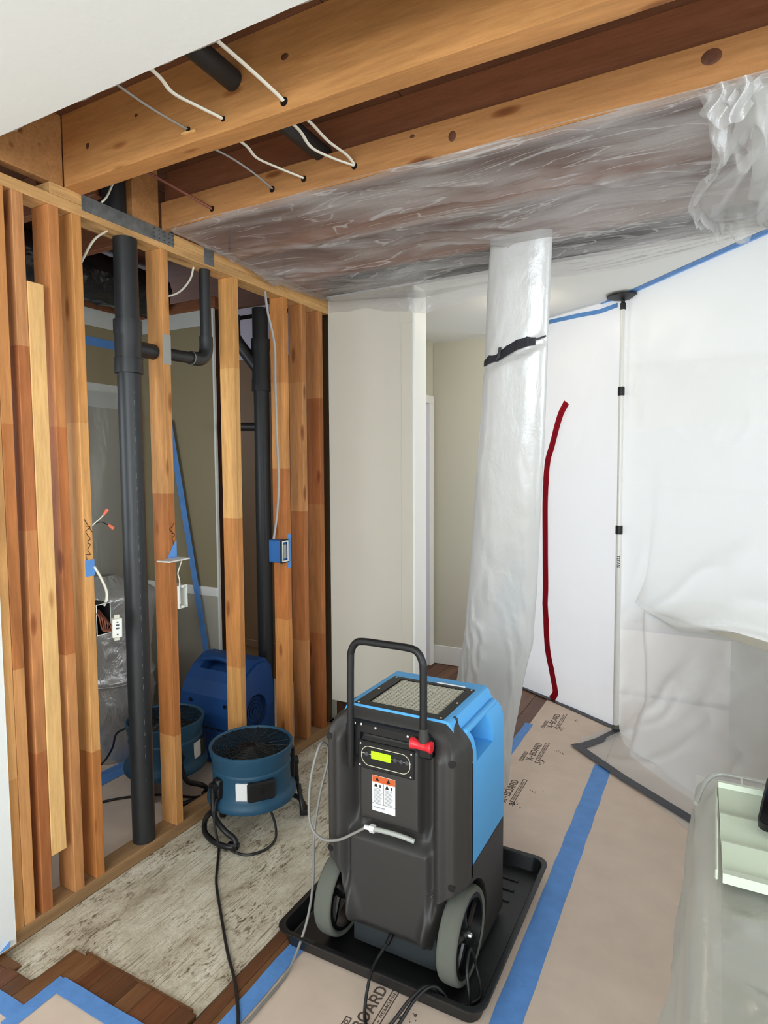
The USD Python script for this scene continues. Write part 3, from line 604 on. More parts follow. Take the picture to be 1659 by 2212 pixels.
lp = thing('added_hall_lamp', 'flush round lamp added to brighten the hall behind the rolled sheeting', 'lamp', (0.96, 3.62, 2.53))  # added lamp that brightens the hall; no lamp is seen there
mat('added_lamp_glow', {'e': ('emission', {'color': (1.0, 0.88, 0.68), 'strength': 30.0})}, surface='e.emission')
obj('base_ring', lathe([(0.001, 2.534), (0.135, 2.534), (0.135, 2.515), (0.12, 2.512), (0.001, 2.512)], (0.96, 3.62, 0)), 'trim_white', lp, smooth=40)
obj('shade', lathe([(0.118, 2.512), (0.105, 2.490), (0.07, 2.474), (0.001, 2.468)], (0.96, 3.62, 0)), 'added_lamp_glow', lp, smooth=True)
# telescopic pole holding the sheeting up
PX, PY = 1.499, 3.792
po = thing('support_pole', 'white telescopic pole with black collars standing at the sheeting corner', 'pole', (PX, PY, 0.0))
obj('tube', cyl((PX + 0.008, PY, 0.03), (PX + 0.004, PY, 1.197), 0.0165), 'pole_white', po, smooth=40); obj('tube', cyl((PX + 0.004, PY, 1.197), (PX, PY, 1.993), 0.0145), 'pole_white', po, smooth=40); obj('tube', cyl((PX, PY, 1.993), (PX - 0.001, PY, 2.46), 0.0125), 'pole_white', po, smooth=40)
obj('collar', lathe([(0.001, -0.025), (0.0185, -0.025), (0.02, -0.02), (0.02, 0.02), (0.0185, 0.025), (0.001, 0.025)], (PX + 0.004, PY, 1.197)), 'shell_black', po, smooth=40)
obj('collar', lathe([(0.001, -0.025), (0.017, -0.025), (0.0185, -0.02), (0.0185, 0.02), (0.017, 0.025), (0.001, 0.025)], (PX, PY, 1.993)), 'shell_black', po, smooth=40)
hd = obj('head_plate', lathe([(0.001, 2.500), (0.03, 2.503), (0.085, 2.518), (0.088, 2.524), (0.001, 2.524)], (PX, PY - 0.01, 0)), 'shell_black', po, smooth=30)
obj('ball_joint', lathe([(0.001, 2.45), (0.0165, 2.452), (0.0165, 2.485), (0.009, 2.492), (0.012, 2.5), (0.001, 2.505)], (PX, PY, 0)), 'shell_black', hd, smooth=40)
obj('foot', lathe([(0.001, 0.0045), (0.022, 0.0045), (0.022, 0.02), (0.0168, 0.04), (0.001, 0.042)], (PX + 0.008, PY, 0)), 'tire_grey', po, smooth=40)
tm = meshkit.text_mesh('TITAN', 0.016, 0.0006, True); v = tm.vertices - V([0, 0.008, 0]); cd = CAM[:2] - V([PX, PY]); cd /= np.linalg.norm(cd); tr = V([-cd[1], cd[0], 0])
tm.vertices = V([PX + 0.0045, PY, 1.05]) + np.r_[cd, 0] * 0.0167 + np.outer(v[:, 2], np.r_[cd, 0]) - np.outer(v[:, 0], [0, 0, 1.0]) + np.outer(v[:, 1], tr)
obj('lettering', tm, 'label_ink', po, label='small dark lettering down the pole')

# ------------------------------------------------------------------ tapes
TAPEL = 'blue masking tape strip on the floor: '
def floor_tape(x0, x1, y0, y1, lab, z=0.0012, material='blue_tape'):
    return obj('floor_tape', strip(x0, x1, y0, y1, z), material, label=lab, cat='tape')
floor_tape(1.470, 1.555, 0.6, 3.295, 'long blue floor tape covering the board seam right of the black drip tray')
floor_tape(-0.1, 0.268, 0.948, 0.997, 'blue tape at the lower left corner below the white wall end')
floor_tape(0.255, 0.302, 0.93, 1.112, 'short blue tape running back beside the brown planks at lower left', 0.0022)
floor_tape(0.272, 0.852, 1.066, 1.116, 'blue tape along the near edge of the exposed brown planks', 0.0032)
floor_tape(0.802, 0.856, 1.02, 1.60, 'blue tape strip passing under the near left corner of the drip tray', 0.0042)
floor_tape(1.003, 1.052, 3.02, 3.66, 'short blue tape behind the dehumidifier leading toward the zipped sheet')
floor_tape(0.86, 1.02, 3.33, 3.375, 'tiny blue tape crosspiece behind the dehumidifier', 0.0022)
obj('floor_tape', strip(-0.765, -0.645, 1.2, 2.32, 0.0005), 'blue_tape', label='blue tape on the floor of the side room behind the studs', cat='tape')
obj('floor_tape', ribbon([(-0.03, 1.04, 0.002), (-0.005, 1.085, 0.02), (0.0175, 1.10, 0.035)], 0.06, (1, -0.6, 0), 0.001), 'blue_tape', label='torn blue tape at the foot of the white drywall end', cat='tape')
def tape_line(name, pts, width, side, material, lab, th=0.001, smooth=0):
    return obj(name, ribbon(V(pts, float), width, side, th, smooth), material, label=lab, cat='tape')
tape_line('floor_tape', [(0.80, 4.272, 0.006), (1.2, 4.022, 0.006), (1.535, 3.803, 0.006)], 0.05, (0.53, 0.85, 0), 'black_tape', 'black tape sealing the foot of the zipped sheet')
tape_line('floor_tape', [(1.535, 3.79, 0.016), (1.45, 3.59, 0.013), (1.352, 3.44, 0.011)], 0.055, (0.9, -0.45, 0), 'black_tape', 'short black floor tape between the pole and the hem corner')
tape_line('floor_tape', [(1.33, 3.475, 0.012), (1.62, 3.20, 0.012), (1.96, 2.925, 0.012)], 0.05, (0.66, 0.75, 0), 'black_tape', 'long black floor tape along the sheeting hem toward the table')
cz = 2.5335
rz = [tuple(ZB + rd * s + rn * 0.02) + (cz,) for s in (-0.16, 0.1, 0.4, 0.8, 1.2, 1.7)]
tape_line('masking_tape', rz, 0.055, (rn[0], rn[1], 0), 'blue_tape', 'blue tape on the ceiling running from the pole head toward the right')
zl = [tuple(ZA + (ZB - ZA) * t + zn * 0.006) + (z,) for t, z in ((-0.03, 2.515), (0.45, 2.512), (0.7, 2.50), (0.85, 2.488), (0.97, 2.497))]
tape_line('masking_tape', zl, 0.026, (0, 0, 1), 'blue_tape', 'loose sagging blue tape along the top of the zipped sheet')

# ------------------------------------------------------------------ printed board logos (flat print on the paper)
def flat_text(txt, h, x_top, y0, w=None, bold=True, mirror=False):
    m = meshkit.text_mesh(txt, h, 0.0003, bold); v = m.vertices - [m.bounds[0][0], 0, 0]
    if w: v[:, 0] *= w / (m.bounds[1][0] - m.bounds[0][0])
    m.vertices = np.stack([x_top + h - v[:, 1], y0 + v[:, 0], 0.0009 + v[:, 2]], 1); return m
def smudge(seed, x, y, n=30):
    r = np.random.default_rng(seed); ms = []
    for _ in range(n):
        a, b = r.normal(0, 0.016), r.normal(0, 0.016); s = r.uniform(0.0015, 0.005)
        ms.append(prism([(x + a + s * math.cos(t) * r.uniform(0.5, 1.2), y + b + s * 1.4 * math.sin(t) * r.uniform(0.5, 1.2)) for t in np.linspace(0, 2 * np.pi, 7, endpoint=False)], 'z', 0.0009, 0.0011))
    return cat_(ms)
FB = '/World/floor/protection_board'
for i, y0 in enumerate((3.185, 2.715, 3.655, 1.315, 0.845)):
    fr = lambda x0, x1, a, b, t=0.0035: prism(sbox(x0, a, x1, b).difference(sbox(x0 + t, a + t, x1 - t, b - t)), 'z', 0.0009, 0.0012)
    brand = prism(sbox(1.104, y0 - 0.027, 1.124, y0 + 0.092), 'z', 0.0009, 0.0011)
    word = meshkit.text_mesh('TRIMACO', 0.011, 0.0004, True)
    bw = flat_text('TRIMACO', 0.011, 1.1085, y0 - 0.018, 0.10); bw.vertices[:, 2] += 0.0004
    obj('printed_logo', cat_([fr(1.104, 1.124, y0 - 0.027, y0 + 0.092), flat_text('TRIMACO', 0.010, 1.109, y0 - 0.018, 0.10), flat_text('X-BOARD', 0.034, 1.133, y0, 0.226), fr(1.181, 1.203, y0 + 0.02, y0 + 0.255), flat_text('PAINT + REMODEL', 0.008, 1.188, y0 + 0.04, 0.19), smudge(i, 1.205, y0 + 0.015), smudge(i + 9, 1.27, y0 + 0.17, 7)]), 'print_ink', FB)

# ================================================================== DEHUMIDIFIER IN ITS TRAY
def rr_loop(x0, x1, y0, y1, r, z, n=8):
    pts = []
    for cx, cy_, a0 in ((x1 - r, y1 - r, 0), (x0 + r, y1 - r, 90), (x0 + r, y0 + r, 180), (x1 - r, y0 + r, 270)):
        for k in range(n + 1):
            a = math.radians(a0 + 90 * k / n); pts.append((cx + r * math.cos(a), cy_ + r * math.sin(a), z))
    return V(pts)
def loft(loops, cap0=True, cap1=True):
    n = len(loops[0]); vs = np.vstack(loops); fs = []
    for i in range(len(loops) - 1):
        for k in range(n):
            a, b = i * n + k, i * n + (k + 1) % n
            fs += [(a, b, b + n), (a, b + n, a + n)]
    ex = []
    if cap0: ex.append(loops[0].mean(0)); c = len(vs) + len(ex) - 1; fs += [(c, (k + 1) % n, k) for k in range(n)]
    if cap1: ex.append(loops[-1].mean(0)); c = len(vs) + len(ex) - 1; o = (len(loops) - 1) * n; fs += [(c, o + k, o + (k + 1) % n) for k in range(n)]
    if ex: vs = np.vstack([vs, V(ex)])
    return trimesh.Trimesh(vs, V(fs), process=False)
TR = (0.782, 1.442, 1.545, 2.270)
def tl(e, z, r): return rr_loop(TR[0] - e, TR[1] + e, TR[2] - e, TR[3] + e, r, z)
ty = thing('drip_tray', 'shallow black plastic drip tray under the dehumidifier', 'tray', (1.112, 1.907, 0.001))
tl_p = obj('pan', loft([tl(0, 0.0045, 0.035), tl(0.004, 0.006, 0.04), tl(0.014, 0.052, 0.045), tl(0.026, 0.056, 0.05), tl(0.028, 0.060, 0.05), tl(0.024, 0.063, 0.05), tl(0.010, 0.061, 0.045), tl(0.007, 0.056, 0.042), tl(-0.004, 0.012, 0.035), tl(-0.012, 0.009, 0.03)]), 'tray_black', ty, smooth=35)
obj('rib', cat_([cbx(0.84, 1.38, y, y + 0.012, 0.0085, 0.0135, 0.002) for y in (2.06, 2.12, 2.18)]), 'tray_black', tl_p)

DX, DY, DZ = 1.135, 1.62, 0.0095
dh = thing('dehumidifier', 'upright blue and charcoal wheeled dehumidifier with tube handle standing in a black tray', 'dehumidifier', (DX, 1.80, DZ))
def halfw(z):
    w = 0.238 - 0.050 * (1 - np.sqrt(np.clip(1 - (np.clip((z - 0.725) / 0.055, 0, 1)) ** 2, 0, 1)))
    w = np.where(z > 0.68, np.interp(z, [0.68, 0.71, 0.738, 0.757, 0.763, 0.772, 0.786, 0.799, 0.803], [0.238, 0.2375, 0.230, 0.216, 0.209, 0.199, 0.190, 0.181, 0.172]), w)
    low = 0.150 + 0.030 * ss(0.13, 0.26, z)
    return low + (w - low) * ss(0.265, 0.315, z)
def front_fn(u, v):
    z = 0.095 + v * 0.7065; a = u * 2 - 1; x = a * halfw(z); ax = np.abs(x)
    rc = 0.172 - 0.040 * ss(0.30, 0.14, z)
    col = 0.038 * np.exp(-((ax - rc) / 0.024) ** 2) * ss(0.09, 0.17, z) * ss(0.765, 0.70, z)
    post = 0.026 * np.exp(-((ax - 0.215) / 0.024) ** 2) * ss(0.25, 0.30, z) * ss(0.785, 0.72, z)
    pad = 0.022 * ss(0.108, 0.098, ax) * ss(0.452, 0.466, z) * ss(0.724, 0.71, z)
    ch = -0.028 * np.exp(-((ax - 0.128) / 0.018) ** 2) * ss(0.40, 0.48, z) * ss(0.76, 0.70, z)
    belly = 0.032 * ss(0.150, 0.125, ax) * ss(0.432, 0.40, z)
    slot = -0.022 * np.exp(-((z - 0.448) / 0.016) ** 2) * ss(0.11, 0.08, ax)
    edge = -0.050 * ss(0.86, 1.0, np.abs(a)) ** 2.2
    top = -0.038 * ss(0.752, 0.803, z) ** 1.6
    bot = -0.03 * ss(0.14, 0.095, z)
    return np.stack([DX + x, DY + 0.012 - (col + post + pad + ch + belly + slot + edge + top + bot), z + 0 * x], -1)
NU, NV = 121, 131
fr = grid(front_fn, NU, NV); ids = np.arange(NU * NV).reshape(NU, NV)
loop = np.concatenate([ids[:, 0], ids[-1, 1:], ids[-2::-1, -1], ids[0, -2:0:-1]]); bv = fr.vertices[loop].copy(); bv[:, 1] = DY + 0.085
nb = len(loop); o = len(fr.vertices); sk = []
for k in range(nb): sk += [(loop[k], o + k, o + (k + 1) % nb), (loop[k], o + (k + 1) % nb, loop[(k + 1) % nb])]
shell = trimesh.Trimesh(np.vstack([fr.vertices, bv]), np.vstack([fr.faces, V(sk)]), process=False)
fs_ = obj('front_shell', shell, 'shell_dark', dh, smooth=38, label='charcoal moulded front shell')
def hole(x, z, y0, r=0.011): return cyl((x, y0 - 0.0012, z), (x, y0 + 0.01, z), r, 18)
for s_ in (-1, 1):
    for z, y in ((0.706, DY - 0.0155), (0.335, DY - 0.015)): obj('bolt_hole', hole(DX + s_ * 0.209, z, y), 'shell_black', fs_)
# blue housing
def prof(e=0.0):
    h = [(0.238, 0.352), (0.238, 0.68), (0.236, 0.71), (0.228, 0.738), (0.214, 0.757), (0.203, 0.763), (0.194, 0.766), (0.186, 0.786), (0.178, 0.799), (0.168, 0.803)]
    return [(DX + a - e, z) for a, z in h] + [(DX - a + e, z) for a, z in h[::-1]]
main = m3.Manifold(m3.Mesh(prism(prof(), 'y', DY + 0.078, DY + 0.392).vertices.astype(np.float32), prism(prof(), 'y', DY + 0.078, DY + 0.392).faces.astype(np.uint32)))
sl = [m3.Manifold(m3.Mesh(t.vertices.astype(np.float32), t.faces.astype(np.uint32))) for t in (prism([(DX + 0.186, 0.78), (DX + 0.194, 0.766), (DX + 0.203, 0.70), (DX - 0.203, 0.70), (DX - 0.194, 0.766), (DX - 0.186, 0.78), (DX - 0.178, 0.799), (DX - 0.168, 0.803), (DX + 0.168, 0.803), (DX + 0.178, 0.799)], 'y', DY + 0.046, DY + 0.10),)]
house = main + sl[0]
pock = m3.Manifold.cube((0.20, 0.158, 0.088)).translate((DX + 0.10, DY + 0.114, 0.668))
pock2 = m3.Manifold.cube((0.20, 0.158, 0.088)).translate((DX - 0.10 - 0.20, DY + 0.114, 0.668))
house = house - pock - pock2 - m3.Manifold.cube((0.31, 0.29, 0.03)).translate((DX - 0.155, DY + 0.048, 0.796))
bh = obj('side_housing', T(house), 'shell_blue', dh, smooth=35, label='sky-blue upper housing with recessed side grips')
for s_ in (-1, 1): obj('grip_rib', T(rbx(DX + s_ * 0.204 - 0.012, DX + s_ * 0.204 + 0.012, DY + 0.09, DY + 0.385, 0.748, 0.769, 0.0095)), 'shell_blue', bh, smooth=40)
base = m3.Manifold.cube((0.476, 0.315, 0.325)).translate((DX - 0.238, DY + 0.075, 0.030))
WY, WZ, WR = DY + 0.062, 0.1475, 0.136
for s in (-1, 1):
    base = base - m3.Manifold.cylinder(0.10, 0.156, 0.156, 48).rotate((0, 90, 0)).translate((DX + (0.15 if s > 0 else -0.25), WY, WZ))
core = m3.Manifold.cube((0.288, 0.16, 0.10)).translate((DX - 0.144, DY + 0.02, 0.028))
obj('lower_housing', T(base), 'shell_dark', dh, smooth=30); obj('base_pan', T(core), 'base_dark', dh, label='black base below the front shell')
# wheels
for s in (-1, 1):
    X = DX + s * 0.212; tp_ = []
    for a in np.linspace(0, 2 * np.pi, 17): tp_.append((WR - 0.012 + 0.012 * math.cos(a), 0.031 * np.sign(math.sin(a)) * abs(math.sin(a)) ** 0.6))
    w = obj('wheel', lathe_x(tp_, (X, WY, WZ), 56), 'tire_grey', dh, smooth=40, label='grey rubber wheel with black spoked rim')
    rim = [lathe_x([(0.113, -0.027), (0.114, 0.027), (0.104, 0.027), (0.102, -0.027), (0.113, -0.027)], (X, WY, WZ), 48), lathe_x([(0.001, 0.024 * s), (0.024, 0.022 * s), (0.028, 0.0), (0.024, -0.02 * s), (0.001, -0.02 * s)], (X, WY, WZ), 24)]
    for k in range(5):
        a = k * 2 * math.pi / 5 + 0.4; d = V([0, math.cos(a), math.sin(a)])
        rim.append(tube([V([X + s * 0.010, WY, WZ]) + d * 0.02, V([X + s * 0.004, WY, WZ]) + d * 0.107], 0.010, 8, 0))
    r_ = obj('rim', cat_(rim), 'phone_black', w, smooth=40)
    obj('hub_cap', lathe_x([(0.001, 0.034 * s), (0.008, 0.032 * s), (0.011, 0.022 * s), (0.011, 0.0)], (X, WY, WZ), 20), 'screw_steel', w, smooth=40)
# top grille
gr = obj('grille_frame', prism(sbox(DX - 0.154, DY + 0.049, DX + 0.154, DY + 0.337).difference(sbox(DX - 0.118, DY + 0.075, DX + 0.125, DY + 0.318)), 'z', 0.7962, 0.8035), 'shell_black', dh)
obj('filter_backing', bx(DX - 0.125, DX + 0.13, DY + 0.07, DY + 0.322, 0.7962, 0.7968), 'void_dark', gr)
hb = []                                                      # herringbone expanded metal
gx0, gy0, pw, ph = DX - 0.114, DY + 0.079, 0.0081, 0.0080
for i in range(29):
    for j in range(30):
        x, y = gx0 + (i + 0.5) * pw, gy0 + (j + 0.5) * ph
        b = trimesh.creation.box((0.0088, 0.0034, 0.0016)); b.apply_transform(trimesh.transformations.rotation_matrix(math.radians(34 if i % 2 else -34), (0, 0, 1))); b.apply_translation((x, y, 0.7995 + 0.0006 * ((i + j) % 2))); hb.append(b)
obj('grille_mesh', cat_(hb), 'mesh_steel', gr, kind='stuff', label='bright herringbone metal mesh')
def screws(pts, r=0.0042, d=(0, 0, 1)):
    out = []
    for p in pts:
        s = trimesh.creation.icosphere(1, r); s.vertices = s.vertices * (1 - 0.5 * np.abs(V(d))) + V(p); out.append(s)
    return out
for s in screws([(DX + a, DY + b, 0.8038) for a in (-0.143, 0.143) for b in (0.06, 0.195, 0.326)]): obj('screw', s, 'screw_steel', gr)
obj('filter_tab', cbx(DX + 0.01, DX + 0.115, DY + 0.338, DY + 0.343, 0.790, 0.8065, 0.001), 'label_white', dh)
# handle and its bracket
hp = [(DX - 0.124, DY - 0.024, 0.63), (DX - 0.124, DY - 0.024, 0.80), (DX - 0.123, DY - 0.022, 0.965), (DX - 0.120, DY - 0.022, 0.995), (DX - 0.106, DY - 0.022, 1.020), (DX - 0.080, DY - 0.022, 1.030), (DX, DY - 0.022, 1.031), (DX + 0.080, DY - 0.022, 1.030), (DX + 0.106, DY - 0.022, 1.020), (DX + 0.120, DY - 0.022, 0.995), (DX + 0.123, DY - 0.022, 0.965), (DX + 0.124, DY - 0.024, 0.80), (DX + 0.124, DY - 0.024, 0.755)]
obj('handle', tube(hp, 0.0112, 14, 5), 'shell_black', dh, smooth=50, label='black tubular pull handle')
br = obj('handle_bracket', cat_([cbx(DX - 0.152, DX + 0.135, DY - 0.006, DY + 0.03, 0.733, 0.769, 0.006), cbx(DX - 0.152, DX - 0.10, DY - 0.012, DY + 0.02, 0.66, 0.76, 0.006), cbx(DX + 0.10, DX + 0.145, DY - 0.012, DY + 0.02, 0.70, 0.76, 0.006)]), 'shell_black', dh)
for p in [(-0.138, 0.755), (-0.117, 0.764), (-0.094, 0.765), (-0.045, 0.760), (0.065, 0.756), (-0.1, 0.702)]:
    obj('screw', screws([(DX + p[0], DY - 0.0105 if p[0] < -0.09 else DY - 0.0075, p[1])], 0.0048, (0, 1, 0))[0], 'screw_steel', br)
obj('handle_clevis', tube([(DX + 0.124, DY - 0.024, 0.80), (DX + 0.124, DY - 0.022, 0.758)], [0.013, 0.017], 14, 0), 'shell_dark', br)
lk = obj('latch', cat_([tube([(DX + 0.088, DY - 0.03, 0.752), (DX + 0.096, DY - 0.03, 0.752), (DX + 0.110, DY - 0.03, 0.750), (DX + 0.124, DY - 0.03, 0.749), (DX + 0.136, DY - 0.03, 0.749), (DX + 0.148, DY - 0.03, 0.750), (DX + 0.154, DY - 0.03, 0.750)], [0.017, 0.0165, 0.0125, 0.013, 0.0125, 0.017, 0.0165], 14, 3)]), 'red_plastic', dh, smooth=40, label='red locking knob at the foot of the handle')
# control panel
py = DY - 0.0085
pc = obj('control_panel', cbx(DX - 0.104, DX + 0.090, py - 0.006, py + 0.006, 0.628, 0.716, 0.004), 'shell_black', dh, label='black control panel with green display')
def stadium(cx, cz, w, h, r): return Polygon([(cx - w / 2, cz - h / 2), (cx + w / 2, cz - h / 2), (cx + w / 2, cz + h / 2), (cx - w / 2, cz + h / 2)]).buffer(-r).buffer(r)
st = stadium(DX - 0.007, 0.672, 0.168, 0.062, 0.028)
obj('panel_outline', prism(st.difference(st.buffer(-0.0018)), 'y', py - 0.0072, py - 0.0055), 'panel_ink', pc)
obj('display', cbx(DX - 0.056, DX + 0.012, py - 0.0078, py - 0.004, 0.666, 0.690, 0.0005), 'display_green', pc, label='lit yellow-green display')
for a in (-0.072, 0.027, 0.047, 0.067): obj('button', cyl((DX + a, py - 0.0085, 0.678), (DX + a, py - 0.004, 0.678), 0.0062, 16), 'label_ink', pc)
obj('panel_line', cat_([bx(DX + a, DX + b, py - 0.0071, py - 0.0055, 0.6773, 0.6785) for a, b in ((-0.09, -0.079), (-0.065, -0.056), (0.012, 0.020), (0.034, 0.040), (0.054, 0.060), (0.074, 0.080))]), 'panel_ink', pc, kind='stuff')
for a, b in ((-0.094, 0.707), (0.080, 0.707), (-0.097, 0.638), (0.078, 0.636)): obj('screw', screws([(DX + a, py - 0.0065, b)], 0.0036, (0, 1, 0))[0], 'screw_steel', pc)
# warning label and rating plate
wy = DY - 0.0092
lx0, lx1, lz0, lz1 = DX - 0.056, DX + 0.024, 0.500, 0.613
lb = obj('warning_label', bx(lx0, lx1, wy - 0.0010, wy + 0.004, lz0, lz1), 'label_white', dh, label='white warning label with an orange header')
obj('label_header', bx(lx0 + 0.001, lx1 - 0.0005, wy - 0.0016, wy, lz1 - 0.021, lz1 - 0.001), 'orange_label', lb)
tri = []
for cx in (lx0 + 0.018, lx0 + 0.057):
    tri.append(prism([(cx - 0.007, lz1 - 0.016), (cx + 0.007, lz1 - 0.016), (cx, lz1 - 0.004)], 'y', wy - 0.0020, wy - 0.0012)); tri.append(prism([(cx - 0.011, lz1 - 0.036), (cx + 0.001, lz1 - 0.036), (cx - 0.003, lz1 - 0.026), (cx - 0.007, lz1 - 0.026)], 'y', wy - 0.0015, wy - 0.0005))
    tri.append(bx(cx + 0.008, cx + 0.012, wy - 0.0015, wy - 0.0005, lz1 - 0.036, lz1 - 0.027))
obj('label_symbol', cat_(tri), 'phone_black', lb, kind='stuff')
r2 = np.random.default_rng(4); ln = []
for c0 in (lx0 + 0.006, lx0 + 0.043):
    for k in range(12): ln.append(bx(c0, c0 + 0.030 - r2.uniform(0, 0.008), wy - 0.0014, wy - 0.0005, lz1 - 0.0415 - k * 0.0040, lz1 - 0.0400 - k * 0.0040))
ln += [bx(lx0 + 0.004, lx0 + 0.045, wy - 0.0014, wy - 0.0005, lz0 + 0.011, lz0 + 0.014)]
obj('label_text', cat_(ln), 'label_line', lb, kind='stuff')
obj('label_rule', cat_([bx(lx0, lx1, wy - 0.0014, wy - 0.0005, lz0 + 0.0235, lz0 + 0.0245), bx(lx0 + 0.0395, lx0 + 0.0405, wy - 0.0014, wy - 0.0005, lz0 + 0.024, lz1 - 0.022)]), 'label_ink', lb)
ry = DY - 0.0165
rl = obj('rating_plate', bx(DX - 0.034, DX + 0.042, ry - 0.0010, ry + 0.004, 0.176, 0.214), 'label_white', dh, label='small pale rating plate low on the front')
obj('plate_text', cat_([bx(DX - 0.030, DX - 0.030 + r2.uniform(0.03, 0.066), ry - 0.0015, ry - 0.0005, 0.180 + k * 0.0052, 0.1825 + k * 0.0052) for k in range(6)]), 'label_line', rl)
# condensate hose
hs = obj('hose_stub', tube([(DX + 0.085, DY - 0.004, 0.435), (DX + 0.05, DY - 0.012, 0.444), (DX + 0.0, DY - 0.018, 0.448), (DX - 0.045, DY - 0.020, 0.446)], 0.0075, 12, 6), 'hose_stub_grey', dh, smooth=50)
obj('hose_coupling', cat_([cyl((DX - 0.042, DY - 0.020, 0.446), (DX - 0.058, DY - 0.020, 0.4455), 0.0125, 6), cyl((DX - 0.058, DY - 0.02, 0.4455), (DX - 0.078, DY - 0.02, 0.444), 0.007, 12)]), 'label_white', dh)
obj('drain_hose', tube([(DX - 0.072, DY - 0.020, 0.445), (DX - 0.11, DY - 0.03, 0.420), (DX - 0.16, DY - 0.045, 0.392), (DX - 0.215, DY - 0.055, 0.385), (DX - 0.258, DY - 0.055, 0.42), (DX - 0.272, DY - 0.04, 0.51), (DX - 0.268, DY - 0.02, 0.60), (DX - 0.262, DY + 0.02, 0.66), (DX - 0.262, DY + 0.06, 0.60), (DX - 0.272, DY + 0.02, 0.48), (DX - 0.270, DY - 0.02, 0.36), (DX - 0.268, DY - 0.03, 0.22), (DX - 0.272, DY - 0.05, 0.12), (DX - 0.272, DY - 0.10, 0.05), (DX - 0.266, DY - 0.18, 0.008), (DX - 0.262, DY - 0.28, 0.008), (DX - 0.27, DY - 0.42, 0.008), (DX - 0.34, DY - 0.55, 0.008)], 0.0046, 10, 7), 'hose_grey', dh, smooth=50, label='thin grey drain hose looping down to the floor')
# mains lead
sk_ = obj('power_inlet', cat_([cbx(DX - 0.012, DX + 0.03, DY + 0.004, DY + 0.03, 0.105, 0.135, 0.003), tube([(DX + 0.008, DY + 0.006, 0.118), (DX + 0.004, DY - 0.03, 0.098)], 0.0075, 10, 0)]), 'phone_black', dh)
obj('power_cord', tube([(DX + 0.004, DY - 0.02, 0.10), (DX - 0.008, DY - 0.075, 0.075), (DX - 0.004, DY - 0.125, 0.058), (DX + 0.016, DY - 0.19, 0.010), (DX + 0.052, DY - 0.225, 0.007), (DX + 0.094, DY - 0.205, 0.012), (DX + 0.135, DY - 0.135, 0.06), (DX + 0.165, DY - 0.085, 0.072), (DX + 0.205, DY - 0.06, 0.030), (DX + 0.255, DY - 0.045, 0.02), (DX + 0.29, DY + 0.01, 0.016), (DX + 0.262, DY + 0.06, 0.05), (DX + 0.245, DY + 0.05, 0.115), (DX + 0.252, DY + 0.0, 0.09), (DX + 0.272, DY - 0.035, 0.016), (DX + 0.24, DY - 0.06, 0.015), (DX + 0.185, DY - 0.075, 0.070), (DX + 0.145, DY - 0.125, 0.055), (DX + 0.115, DY - 0.20, 0.009), (DX + 0.085, DY - 0.29, 0.006), (DX + 0.06, DY - 0.45, 0.006)], 0.0048, 10, 7), 'cord_black', dh, smooth=50, label='black power cord looping over the tray rim')

